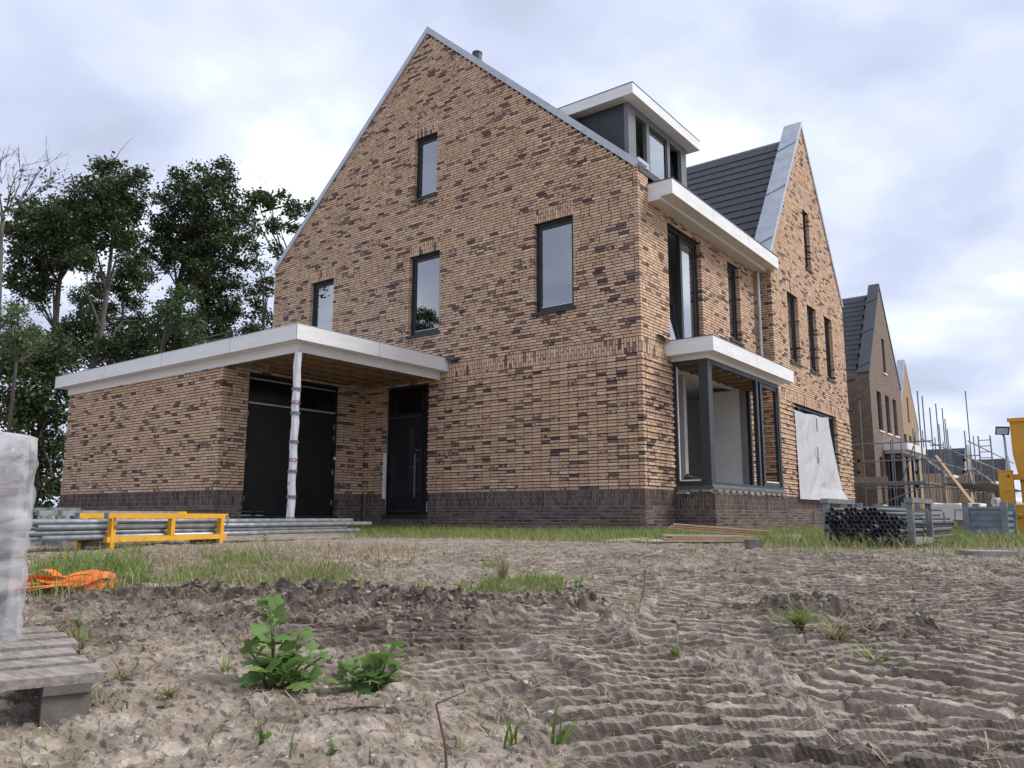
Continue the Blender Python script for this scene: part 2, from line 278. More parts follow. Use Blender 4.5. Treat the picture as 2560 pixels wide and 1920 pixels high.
def ground_h(x,y,fine=True):
    x=np.asarray(x,float); y=np.asarray(y,float); s,t=st(x,y)
    z=-.19+.19*sstep(1.6,8.0,s)
    z=z+.03*fbm(x*.35+3,y*.35,3)*sstep(60,20,np.hypot(x,y))
    if not fine: return z
    near=sstep(16,10,s); wet=np.zeros_like(z)
    n7=fbm(x*7.3+5,y*7.3,3); n18=fbm(x*17.+2,y*17.,3); n40=fbm(x*39.,y*39.,2)
    rough=.026*fbm(x*3.1,y*3.1,3)+.024*np.abs(n7)**1.3+(.016*sstep(.02,.30,n18)+.010*np.maximum(0,n18))*(.30+.7*sstep(-.1,.35,fbm(x*.9+13,y*.9+2,2)))+.009*sstep(.0,.25,n40)
    h=rough-.012
    wx=fbm(x*1.3+9,y*1.3+4,2)
    for k,(s0,t0,hd,cu,ln,wd,per,amp) in enumerate(LANES):
        a=R(hd); ds=s-s0; dt=t-t0
        al=ds*math.cos(a)+dt*math.sin(a); ac=-ds*math.sin(a)+dt*math.cos(a); ac=ac-cu*al*al
        ac=ac+.03*wx
        m=sstep(-.12,.10,al)*sstep(ln+.2,ln-.15,al)*sstep(wd*.56,wd*.45,np.abs(ac))
        sub=np.where(ac>wd*.12,.22,0)+np.where(ac<-wd*.2,.41,0)
        ph=al/per+.16*wx+sub+.15*ac/wd+.03*n7
        p=ph-np.floor(ph); ridge=sstep(0,.075,p)*(1-sstep(.40+.2*n7,.74+.2*n7,p))
        am=amp*1.9*(.55+.6*np.clip(.5+fbm(x*2.3+k*3.1,y*2.3,2),0,1.2))
        hl=-.034+am*ridge+.17*rough+.004*n40
        berm=.022*np.exp(-((np.abs(ac)-wd*.56)/.05)**2)*sstep(-.1,.1,al)*sstep(ln+.1,ln-.1,al)
        h=h*(1-m)+hl*m+berm*(.5+wx)
    for (ms,mt,rx,ry,mh) in MOUNDS:
        q=((t-mt)/rx)**2+((s-ms)/ry)**2; m=np.exp(-q*1.1); wet=np.maximum(wet,np.clip(m*1.5,0,1))
        cl=.45+1.0*np.abs(fbm(x*9+mt,y*9+ms,3))+.22*sstep(.0,.4,n18)+.10*sstep(0,.3,n40)
        h=h*(1-.6*m)+mh*m*cl
    gs=sstep(6.2,9.,s); h=h*(1-.55*gs)
    z=z+h*near
    wet=np.maximum(wet,1.0*sstep(-.25,.2,fbm(x*1.1+31,y*1.1+5,3))*sstep(5.0,4.2,s)*sstep(2.3,3.2,s)*sstep(.3,-.3,t))
    return z,np.clip(wet*(.7+.6*n18),0,1)*sstep(2.2,.9,t*sstep(2.9,3.4,5.4-s))
def gz(x,y): return float(ground_h(np.array([x]),np.array([y]))[0][0])
def build_ground():
    th=np.concatenate([np.arange(-180,-38,6.),np.arange(-38,38,.135),np.arange(38,180,6.)]); nth=len(th)
    r=[.25]
    while r[-1]<11.5: r.append(r[-1]+max(.0055,r[-1]*.0027))
    while r[-1]<24: r.append(r[-1]*1.012)
    while r[-1]<1500: r.append(r[-1]*1.12)
    r=np.array(r); nr=len(r)
    a=R(YAW)+np.radians(th)
    X=CAM[0]+r[:,None]*np.sin(a)[None]; Y=CAM[1]+r[:,None]*np.cos(a)[None]
    Z,W=ground_h(X.ravel(),Y.ravel()); V=np.stack([X.ravel(),Y.ravel(),Z],1)
    i=np.arange(nr-1)[:,None]*nth; j=np.arange(nth)[None]; j2=(j+1)%nth
    F=np.stack([i+j,i+j2,i+nth+j2,i+nth+j],-1).reshape(-1,4)[:, ::-1]
    c=len(V); V=np.concatenate([V,[[CAM[0],CAM[1],V[:nth,2].mean()]]])
    me=fast_mesh('ground',V,F)
    at=me.attributes.new('wet','FLOAT','POINT'); at.data.foreach_set('value',np.append(W,0).astype(np.float32))
    m,t,b=newmat('sandy_soil'); b.inputs['Roughness'].default_value=.96; b.inputs['Specular IOR Level'].default_value=.15
    n=noise(t,1.3,7,.62); n2=noise(t,9,6,.65); n3=noise(t,60,4,.6)
    c1=ramp(t,[(.32,(.155,.129,.106)),(.50,(.27,.228,.188)),(.66,(.41,.36,.305))]); L(t,n2.outputs['Fac'],c1.inputs[0])
    c2=ramp(t,[(.3,(.80,.78,.76)),(.65,(1.08,1.06,1.04))]); L(t,n.outputs['Fac'],c2.inputs[0])
    mu=nd(t,'ShaderNodeMixRGB',blend_type='MULTIPLY'); mu.inputs[0].default_value=1; L(t,c1.outputs[0],mu.inputs[1]); L(t,c2.outputs[0],mu.inputs[2])
    c3=ramp(t,[(.28,(.72,.70,.69)),(.6,(1.05,1.05,1.05)),(.78,(1.25,1.24,1.22))]); L(t,n3.outputs['Fac'],c3.inputs[0])
    mu2=nd(t,'ShaderNodeMixRGB',blend_type='MULTIPLY'); mu2.inputs[0].default_value=.8; L(t,mu.outputs[0],mu2.inputs[1]); L(t,c3.outputs[0],mu2.inputs[2])
    wa=nd(t,'ShaderNodeAttribute',attribute_name='wet'); mw=nd(t,'ShaderNodeMixRGB'); wm=nd(t,'ShaderNodeMath',operation='MULTIPLY'); wm.inputs[1].default_value=.93; L(t,wa.outputs['Fac'],wm.inputs[0])
    L(t,wm.outputs[0],mw.inputs[0]); L(t,mu2.outputs[0],mw.inputs[1]); mw.inputs[2].default_value=(.055,.041,.034,1); L(t,mw.outputs[0],b.inputs['Base Color'])
    bm=nd(t,'ShaderNodeMath',operation='MULTIPLY_ADD'); bm.inputs[1].default_value=.35; L(t,n3.outputs['Fac'],bm.inputs[0]); L(t,n2.outputs['Fac'],bm.inputs[2]); bump(t,b,bm.outputs[0],.8,.02)
    M['soil']=m
    o=mesh_obj('ground',me,m,None,False); o['kind']='structure'
build_ground()
def in_poly(px,py,poly):
    c=np.zeros(len(px),bool); n=len(poly)
    for i in range(n):
        x1,y1=poly[i][:2]; x2,y2=poly[(i+1)%n][:2]
        k=((y1>py)!=(y2>py))&(px<(x2-x1)*(py-y1)/(y2-y1+1e-12)+x1); c^=k
    return c
def scatter(poly,n):
    poly=np.array([p[:2] for p in poly]); lo,hi=poly.min(0),poly.max(0); out=[]
    tot=0
    while tot<n:
        q=lo+(hi-lo)*rng.random((n*2,2)); q=q[in_poly(q[:,0],q[:,1],poly)]; out.append(q); tot+=len(q)
    return np.concatenate(out)[:n]
def blades(name,P,h0,h1,w,mat,lean=.5,flat=False,label=None,cat='grass',zoff=-.01,parent=None):
    n=len(P); Z=ground_h(P[:,0],P[:,1])[0]+zoff
    a=rng.random(n)*2*np.pi; H=h0+(h1-h0)*rng.random(n)**1.6; ln=lean*(.3+rng.random(n)); dirx,diry=np.cos(a),np.sin(a); px,py=-diry,dirx
    W=w*(.6+.8*rng.random(n)); b=np.stack([P[:,0],P[:,1],Z],1)
    def at(f,wf):
        if flat:
            off=np.stack([dirx*H*f,diry*H*f,.006+H*.25*np.sin(f*3.)*rng.random(n)],1)
        else: off=np.stack([dirx*H*ln*f**1.8,diry*H*ln*f**1.8,H*f*(1-.25*ln*f)],1)
        wv=np.stack([px*W*wf,py*W*wf,np.zeros(n)],1); return b+off-wv,b+off+wv
    A=[*at(0,.5),*at(.55,.45),*at(1.,.06)]
    V=np.stack(A,1).reshape(-1,3); k=np.arange(n)[:,None]*6
    F=np.concatenate([k+np.array([[0,1,3,2]]),k+np.array([[2,3,5,4]])])
    me=fast_mesh(name,V,F); rr=rng.random(n); face_attr(me,'bc',np.stack([np.concatenate([rr,rr])]*3,1))
    o=mesh_obj(name,me,mat); o['kind']='stuff'; o['label']=label; o['category']=cat; return o
def gpt(u,v,z=0.): return atz(u,v,z)
def mask_noise(P,sc_,thr): return P[fbm(P[:,0]*sc_+2,P[:,1]*sc_+7,3)>thr]
def vegetation():
    A=mask_noise(scatter([(-7.4,-.3),(-5.4,-.12),(-.05,-.12),(.05,1.2),(.9,1.15),(.95,5.5),(.5,7),(1.6,6),gpt(1900,1368),gpt(1700,1366),gpt(1500,1357),gpt(1200,1350),gpt(1000,1347),gpt(850,1340)],26000),.7,-.22)
    blades('grass',A,.03,.2,.0055,M['grass'],.8,label='tufty green grass growing along the foot of the brick house')
    B=mask_noise(scatter([(-7,-.4),(-.05,-.2),(1.,1.1),(1,5.4),gpt(1900,1376),gpt(1500,1366),gpt(1000,1355),gpt(850,1345)],5000),.9,-.1)
    blades('dry_grass',B,.05,.22,.004,M['dry'],1.1,label='yellowed dry grass mixed into the strip by the house')
    C=mask_noise(scatter([gpt(330,1405,-.03),gpt(620,1385,-.02),gpt(860,1410,-.03),gpt(920,1455,-.08),gpt(830,1482,-.1),gpt(600,1470,-.1),gpt(380,1455,-.08)],9000),1.5,.04)
    blades('grass',C,.015,.11,.0036,M['grass'],.9,label='bright green grass patch in front of the yellow rack')
    D=mask_noise(scatter([gpt(1000,1430,-.05),gpt(1150,1412,-.04),gpt(1290,1405,-.04),gpt(1400,1440,-.07),gpt(1420,1480,-.1),gpt(1250,1482,-.1),gpt(1050,1465,-.08)],6500),1.7,.02)
    blades('grass',D,.015,.10,.0036,M['grass'],.9,label='bright green grass patch in the middle of the bare soil')
    Fp=mask_noise(scatter([gpt(1880,1372),gpt(2050,1383),gpt(2300,1388),gpt(2600,1385),(8.2,3),(6,12),(3.0,16),(1.4,9.),(2.2,3)],34000),.9,-.14)
    Fp=Fp[~((Fp[:,0]>4.3)&(Fp[:,0]<5.2)&(Fp[:,1]>-4.2)&(Fp[:,1]<-.5))]
    blades('grass',Fp,.03,.24,.006,M['grass'],.85,label='rough green grass around the racks and bins on the right')
    G=mask_noise(scatter([gpt(1880,1380),gpt(2600,1392),(8.2,3),(6,12),(3.0,16),(2.2,3)],9000),.8,-.1)
    blades('dry_grass',G,.05,.26,.005,M['dry'],1.1,label='dry stalks standing in the grass around the racks')
    Hh=mask_noise(scatter([gpt(80,1385,-.02),gpt(350,1380,-.02),gpt(380,1430,-.06),gpt(340,1500,-.12),gpt(80,1500,-.12)],4500),1.3,-.1)
    blades('grass',Hh,.04,.2,.0045,M['grass'],1.0,label='thin weedy grass behind the orange straps')
    I=mask_noise(scatter([gpt(80,1375,-.01),gpt(1050,1372,-.01),gpt(1000,1480,-.1),gpt(80,1520,-.12)],5000),.9,-.05)
    blades('dry_grass',I,.04,.17,.0035,M['dry'],1.1,label='sparse dry stems between the racks and the soil mounds')
    Sx=scatter([xy(1.1,-1.0),xy(1.1,1.0),xy(9,5.6),xy(9,-5.6)],13000)
    blades('straw',Sx,.03,.14,.0030,M['dry'],.5,True,label='loose straw and dead stems scattered over the soil',cat='straw',zoff=.002)
    K=mask_noise(scatter([xy(1.05,-.9),xy(1.05,.9),xy(9,5.4),xy(9,-5.4)],9000),1.6,.12)
    blades('grass',K,.015,.09,.0035,M['grass'],.9,label='scattered tiny grass seedlings on the bare soil')
vegetation()
def clods():
    """loose lumps of soil: uncountable"""
    n=9000; S=1.05+8.6*rng.random(n)**1.35; T=(rng.random(n)*2-1)*S*.68; sz=.003+.013*rng.random(n)**4
    k=0
    for (ms,mt,rx,ry,mh) in MOUNDS:
        c=int(260*rx/.3); S[k:k+c]=ms+ry*.9*rng.standard_normal(c)*.8; T[k:k+c]=mt+rx*.8*rng.standard_normal(c); sz[k:k+c]=.005+.017*rng.random(c)**2.5; k+=c
    sz=sz*np.clip(S/3.4,.35,1.); X,Y=xy(S,T); Z=ground_h(X,Y)[0]
    ico=[(0,0,1),(.894,0,.447),(.276,.851,.447),(-.724,.526,.447),(-.724,-.526,.447),(.276,-.851,.447),(.724,.526,-.447),(-.276,.851,-.447),(-.894,0,-.447),(-.276,-.851,-.447),(.724,-.526,-.447),(0,0,-1)]
    fc=[(0,1,2),(0,2,3),(0,3,4),(0,4,5),(0,5,1),(1,6,2),(2,7,3),(3,8,4),(4,9,5),(5,10,1),(6,7,2),(7,8,3),(8,9,4),(9,10,5),(10,6,1),(11,7,6),(11,8,7),(11,9,8),(11,10,9),(11,6,10)]
    I=np.array(ico); V=I[None]*(.25+1.15*rng.random((n,12,1)))*sz[:,None,None]*(.5+rng.random((n,1,3)))
    V=V+np.stack([X,Y,Z+sz*.0],1)[:,None]
    F=(np.arange(n)[:,None,None]*12+np.array(fc)[None]).reshape(-1,3)
    me=fast_mesh('soil_clods',V.reshape(-1,3),F); at=me.attributes.new('wet','FLOAT','POINT'); at.data.foreach_set('value',np.repeat(rng.random(n)**2*.8,12).astype(np.float32))
    o=mesh_obj('soil_clods',me,M['soil']); o['kind']='stuff'; o['label']='loose crumbs and clods of soil scattered over the ground'; o['category']='soil'
clods()

def pebbles():
    n=1500; S=1.05+6.5*rng.random(n)**1.4; T=(rng.random(n)*2-1)*S*.68; sz=.0022+.0065*rng.random(n)**4; X,Y=xy(S,T); Z=ground_h(X,Y)[0]
    th=np.linspace(0,2*np.pi,7)[:-1]; ring=np.stack([np.cos(th),np.sin(th),0*th],1); P=np.concatenate([ring*np.array([.8,.8,1])-[0,0,.4],ring+[0,0,.1],ring*np.array([.55,.55,1])+[0,0,.55],[[0,0,.62]]])
    V=P[None]*sz[:,None,None]*(.7+.6*rng.random((n,1,3)))*(.85+.3*rng.random((n,19,1)))+np.stack([X,Y,Z],1)[:,None]
    F=[]
    for r_ in range(2):
        for k in range(6): j=(k+1)%6; F.append((r_*6+k,r_*6+j,r_*6+6+j,r_*6+6+k))
    for k in range(6): F.append((12+k,12+(k+1)%6,18,18))
    F=[f for f in F if f[2]!=f[3]]; T3=[(12+k,12+(k+1)%6,18) for k in range(6)]
    Fq=(np.arange(n)[:,None,None]*19+np.array(F)[None]).reshape(-1,4); A=np.concatenate([Fq[:,[0,1,2]],Fq[:,[0,2,3]],(np.arange(n)[:,None,None]*19+np.array(T3)[None]).reshape(-1,3)])
    me=fast_mesh('pebbles',V.reshape(-1,3),A); me.polygons.foreach_set('use_smooth',np.ones(len(A),bool)); o=mesh_obj('pebbles',me,simple('pale_pebble',(.55,.53,.50),(.22,.20,.18),.8,4)); o['kind']='stuff'; o['label']='small pale pebbles and shell bits strewn on the soil'; o['category']='pebbles'
pebbles()
# ================================================================= MAIN HOUSE
CH=.0625; BL=.22; JT=.0135
BR=[]     # (kind, O(3),U(3),N(3), u0,u1,z0,z1,nf,dep, tone,r1,r2)
MS={'mortar':MB(),'mortar2':MB(),'plaster':MB()}
def tone(u,z,sd):
    q=random.random()
    c=.16*(float(vnoise(np.array([u*2.1+sd]),np.array([z*5.+sd]))[0])-.5)
    q=q+c
    if q<.70: return .02+.16*random.random()
    if q<.885: return .20+.15*random.random()
    return .38+.34*random.random()
class Wall:
    def __init__(s,O,U,Nn,ua,ub,z0,z1,seed=0,trimA=None,trimB=None,inner=True,mort='mortar'):
        s.O=np.array(O,float); s.U=np.array(U,float); s.N=np.array(Nn,float); s.ua,s.ub=ua,ub; s.z0,s.z1=z0,z1; s.open=[]; s.sold=[]; s.seed=seed; s.tA=trimA; s.tB=trimB; s.inner=inner; s.ulim=None; s.zones=[]; s.mA=s.mB=.012
        s.last=0
    def pt(s,u,n,z): return s.O+s.U*u+s.N*n+np.array([0,0,z])
    def obox(s,mb,u0,u1,n0,n1,z0,z1): mb.obox(s.pt(u0,n0,z0),s.U*(u1-u0),s.N*(n1-n0),(0,0,z1-z0))
    def brick(s,kind,u0,u1,z0,z1,nf,dep=.1,t=None):
        if u1-u0<.02: return
        if t is None: t=tone((u0+u1)/2,z0,s.seed)
        BR.append((kind,s.O,s.U,s.N,u0,u1,z0,z1,nf,dep,t,random.random(),random.random()))
    def cut(s,a,b,zm,holes):
        iv=[(a,b)]
        for (h0,h1,q0,q1) in holes:
            if q0<zm<q1:
                o=[]
                for (c,d) in iv:
                    if h1<=c or h0>=d: o.append((c,d)); continue
                    if h0>c: o.append((c,h0))
                    if h1<d: o.append((h1,d))
                iv=o
        return [q for q in iv if q[1]-q[0]>.01]
    def build(s):
        k=0; n=int(round((s.z1-s.z0)/CH))
        for k in range(n):
            z=s.z0+k*CH; zm=z+CH/2; K=int(round(z/CH))
            a,b=(s.ua,s.ub) if s.ulim is None else s.ulim(zm)
            if b-a<.03: continue
            zone=None
            for (q0,q1,kind,mode,pr,ua,ub) in s.zones:
                if q0<zm<q1: zone=(kind,mode,pr,ua,ub); break
            kind,mode,pr=(zone[0],zone[1],zone[2]) if zone else ('brick','run',0)
            proud=pr if (K%2==0) else 0.
            mm='mortar2' if kind=='plinth' else 'mortar'
            for (c,d) in s.cut(a,b,zm,s.open):
                c2=c+(.012 if c>a+.001 else s.mA); d2=d-(.012 if d<b-.001 else s.mB)
                if d2>c2: s.obox(MS[mm],c2,d2,-.1,-.018 if kind!='plinth' else -.006,z,z+CH)
                if s.inner and d2-c2>.05: s.obox(MS['plaster'],c+(.02 if c>a+.001 else .13),d-(.02 if d<b-.001 else .13),-.32,-.101,z,z+CH)
            for (c,d) in s.cut(a,b,zm,s.open+s.sold):
                e0=abs(c-a)<1e-6; e1=abs(d-b)<1e-6
                ca,db=c,d
                if e0 and s.tA: ca=c+s.tA(K,mode,proud)
                if e1 and s.tB: db=d+s.tB(K,mode,proud)
                if mode=='stack':
                    off=0.; u=s.ub-.105
                    us=[s.ub]; 
                    while u>ca-.3: us.append(u); u-=BL
                    cuts=sorted(us)
                else:
                    o=random.choice([.055,.11,.165,.0]); 
                    while abs(o-s.last)<.05: o=random.choice([.055,.11,.165,.0])
                    s.last=o; u=math.floor(ca/BL)*BL-o; cuts=[]
                    while u<db+BL: cuts.append(u); u+=BL
                pc=[]
                for u0,u1 in zip(cuts[:-1],cuts[1:]):
                    x0=max(u0+JT/2,ca); x1=min(u1-JT/2,db)
                    if mode=='stack' and abs(u1-s.ub)<1e-6: x1=db
                    if x1-x0>.004: pc.append([x0,x1])
                if not pc: continue
                pc[0][0]=ca; pc[-1][1]=db
                if len(pc)>1 and pc[0][1]-pc[0][0]<.05: pc[1][0]=ca; pc=pc[1:]
                if len(pc)>1 and pc[-1][1]-pc[-1][0]<.05: pc[-2][1]=db; pc=pc[:-1]
                for x0,x1 in pc:
                    j=random.uniform(-.0025,.0025)
                    s.brick(kind,x0,x1,z+JT/2+random.uniform(-.001,.001),z+CH-JT/2,proud+j)
    def soldier(s,u0,u1,z0,z1,kind='brick',flip=0,hole=True):
        if hole: s.sold.append((u0,u1,z0,z1))
        n=max(1,int(round((u1-u0)/CH))); p=(u1-u0)/n; H=z1-z0; zl=z0+H*.34; zh=z0+H*.66
        for i in range(n):
            a=u0+i*p+JT/2*.9; b=u0+(i+1)*p-JT/2*.9
            if i==0: a=u0
            if i==n-1: b=u1
            zc=(zl,zh)[(i+flip)%2]+random.uniform(-.006,.006)
            s.brick(kind,a,b,z0+JT/2,zc-JT/2,random.uniform(-.002,.002)); s.brick(kind,a,b,zc+JT/2,z1-JT/2,random.uniform(-.002,.002))
HOUSE=thing('brick_house','yellow brick gabled house with white fascias, dormer and attached garage, nearest the camera','house',(-5.7,4.,0.))
PZ=.8125; PL0=-.1875; PS=.5
# quoin trims
def q_end(K,mode,proud): return proud if (mode=='stack' or K%2==0) else -.11       # wall whose END is an outer corner
def q_sta(K,mode,proud): return .11 if (mode in('stack','runf') or K%2==0) else -proud
ZN=lambda: [(PL0,PS,'plinth','run',0,0,0),(PS,PZ,'plinth','run',0,0,0)]
# --- gable
RZ=5.12/5.71; EZ=7.08; APX=-5.71; APZ=12.2; WL=-11.42
g=Wall((0,0,0),(1,0,0),(0,-1,0),WL,0,PL0,12.2,1,trimB=q_end)
def glim(z):
    if z<3.9: lo=-7.54
    else: lo=WL
    if z>EZ: return (max(lo,WL+(z-EZ)/RZ),-(z-EZ)/RZ)
    return (lo,0)
g.ulim=glim
g.zones=ZN()+[(PZ,3.375,'brick','stack',.026,0,0)]
GW=[(-9.83,-8.90,4.5,6.4375),(-6.16,-5.18,4.5,6.4375),(-2.49,-1.50,4.5,6.4375),(-6.07,-5.33,7.875,9.4375)]
DOOR=(-6.85,-5.43,.3125,3.3125)
g.open=GW+[DOOR]
for (a,b,c,d) in GW: g.soldier(a,b,d,d+.3125)
g.soldier(-5.42,0,PS,PZ,'plinth'); g.soldier(-7.53,-6.86,PS,PZ,'plinth'); g.soldier(-7.53,0,3.375,3.6875)
g.soldier(-6.85,-5.43,.06,.3,'plinth',hole=True)
g.build()
# --- front facade x=0
f=Wall((0,0,0),(0,1,0),(1,0,0),0,6.36,PL0,7.125,2,trimA=q_sta); f.mA=.1
f.ulim=lambda z:(0,.44) if z>6.5 else (0,6.36)
f.zones=ZN()+[(PZ,3.375,'brick','runf',.026,0,0)]
F1=(1.25,2.90,3.6875,6.3125); F2=(4.41,5.14,4.4375,6.3125); BAYO=(1.30,5.30,.35,3.3125)
f.open=[F1,F2,BAYO]
f.soldier(0.,1.3,PS,PZ,'plinth',1); f.soldier(0.,1.25,3.375,3.6875,flip=1)
f.build()
# --- wing facade x=.36 and return
WX=.36; WY0,WY1=6.363,13.01; WMY=(WY0+WY1)/2; WEZ=6.93; WAP=11.8; WR=(WAP-WEZ)/(WY1-WMY)
wg=Wall((WX,0,0),(0,1,0),(1,0,0),WY0,WY1,PL0,11.75,3,trimA=q_sta); wg.mA=.1
wg.ulim=lambda z:(WY0,WY1) if z<WEZ else (WY0+(z-WEZ)/WR,WY1-(z-WEZ)/WR)
WW=[(7.57,8.45,4.375,6.25),(9.26,10.10,4.375,6.25),(10.89,11.68,4.375,6.25)]
ATT=(9.38,9.95,7.375,9.125); PAT=(7.63,11.5,.8125,3.25)
wg.open=WW+[ATT,PAT]; wg.zones=ZN()+[(PZ,3.25,'brick','runf',.026,0,0)]
for (a,b,c,d) in WW+[ATT]: wg.soldier(a,b,d,d+.3125)
wg.soldier(WY0,WY1,PS,PZ,'plinth',1); wg.soldier(WY0,WY1,3.25,3.5625,flip=1)
wg.build()
wr=Wall((0,WY0,0),(1,0,0),(0,-1,0),.0,WX,PL0,7.0,4,trimB=q_end,inner=False); wr.zones=ZN()+[(PZ,3.25,'brick','run',.026,0,0)]
wr.build()
# --- garage
GX=-7.535; GY=-3.921; GL=-14.327; GT=3.375
gf=Wall((0,GY,0),(1,0,0),(0,-1,0),GL,GX,PL0,GT,5,trimB=q_end); gf.zones=ZN()
for (a,b) in [(175,785),(268,777),(390,767),(518,755),(658,742),(812,730)]:
    p=aty(100+a*.48825,760+b*.48825,GY); z=round(float(p[2])/CH)*CH; gf.open.append((p[0]-.09,p[0]+.05,z-CH,z))
gf.soldier(GL,GX,PS,PZ,'plinth'); gf.build()
for (a,b,c,d) in gf.open:
    vb=MB(); gf.obox(vb,a-.01,b+.01,-.085,-.075,c-.01,d+.01); obj('vent_shade_plate',vb,M['black'],HOUSE)  # black plate paints in the shade inside each open vent hole
gs=Wall((GX,0,0),(0,1,0),(1,0,0),GY,-.02,PL0,GT,6,trimA=q_sta); gs.mA=.1; gs.zones=ZN(); GDO=(-3.29,-.79,.3125,3.3125); gs.open=[GDO]
gs.soldier(GY,-3.30,PS,PZ,'plinth',1); gs.soldier(-.78,-.02,PS,PZ,'plinth',1); gs.build()
# --- bay plinth
BX,BY0,BY1=.813,1.26,5.40
bs=Wall((0,BY0,0),(1,0,0),(0,-1,0),.0,BX,PL0,.75,7,trimB=q_end,inner=False); bs.zones=[(PL0,.75,'plinth','run',0,0,0)]; bs.soldier(0,BX,.4375,.75,'plinth'); bs.build()
bf=Wall((BX,0,0),(0,1,0),(1,0,0),BY0,BY1,PL0,.75,8,trimA=q_sta,inner=False); bf.mA=.1; bf.zones=bs.zones; bf.soldier(BY0,BY1,.4375,.75,'plinth',1); bf.build()
# mortar and inner leaf
obj('wall',MS['mortar'],M['mortar'],HOUSE); obj('plinth_wall',MS['mortar2'],M['mortar2'],HOUSE); obj('inner_wall',MS['plaster'],M['plaster'],HOUSE)
def emit_bricks():
    HL=np.array(HOUSE.location)
    O=np.array([b[1] for b in BR]);U=np.array([b[2] for b in BR]);Nn=np.array([b[3] for b in BR]); q=np.array([b[4:] for b in BR],float)
    u0,u1,z0,z1,nf,dp,to,r1,r2=q.T; n=len(BR)
    A=O+U*u0[:,None]+Nn*(nf-dp)[:,None]; A[:,2]+=z0; dU=U*(u1-u0)[:,None]; dN=Nn*dp[:,None]; dZ=np.zeros((n,3)); dZ[:,2]=z1-z0
    # slightly tapered faces so that edges catch light: 8 corners, front inset by 1 mm
    ins=.0016
    cor=[A,A+dU,A+dU+dZ,A+dZ]; ctr=A+dN+dU*.5+dZ*.5
    fr=[c+dN for c in cor]; un=U*ins; zn=np.zeros((n,3)); zn[:,2]=ins
    fr=[fr[0]+un+zn,fr[1]-un+zn,fr[2]-un-zn,fr[3]+un-zn]
    V=np.stack(cor+fr,1)-HL
    # local handedness
    hand=np.einsum('ij,ij->i',np.cross(U,Nn),np.array([0,0,1.])[None])
    Fb=np.array([[4,5,6,7],[0,1,5,4],[1,2,6,5],[2,3,7,6],[3,0,4,7]])
    cen=ctr; d=CAM-cen; D=np.linalg.norm(d,axis=1); score=np.einsum('ij,ij->i',Nn,d)/D*(u1-u0)*(z1-z0)/D**2
    kind=np.array([b[0] for b in BR])
    sel=np.zeros(n,bool)
    for kd in ('brick','plinth'):
        pass
    order=np.argsort(-score); sel[order[:300]]=True
    for kd,nm in (('brick','brick'),('plinth','plinth_brick')):
        idx=np.where((kind==kd)&~sel)[0]; k=np.arange(len(idx))[:,None,None]*8; Fs=np.where((hand[idx]<0)[:,None,None],Fb[None],Fb[None,:,::-1])
        me=fast_mesh(nm+'s',V[idx].reshape(-1,3),(k+Fs).reshape(-1,4)); face_attr(me,'bc',np.repeat(np.stack([to,r1,r2],1)[idx],5,0))
        o=mesh_obj(nm+'s',me,M[kd],HOUSE); o['kind']='stuff'
    for i in np.where(sel)[0]:
        c=V[i].mean(0); me=fast_mesh('brick',V[i]-c,Fb if hand[i]<0 else Fb[:,::-1]); face_attr(me,'bc',np.repeat(np.array([[to[i],r1[i],r2[i]]]),5,0))
        mesh_obj('brick' if kind[i]=='brick' else 'plinth_brick',me,M[kind[i]],HOUSE,loc=tuple(c))
emit_bricks()
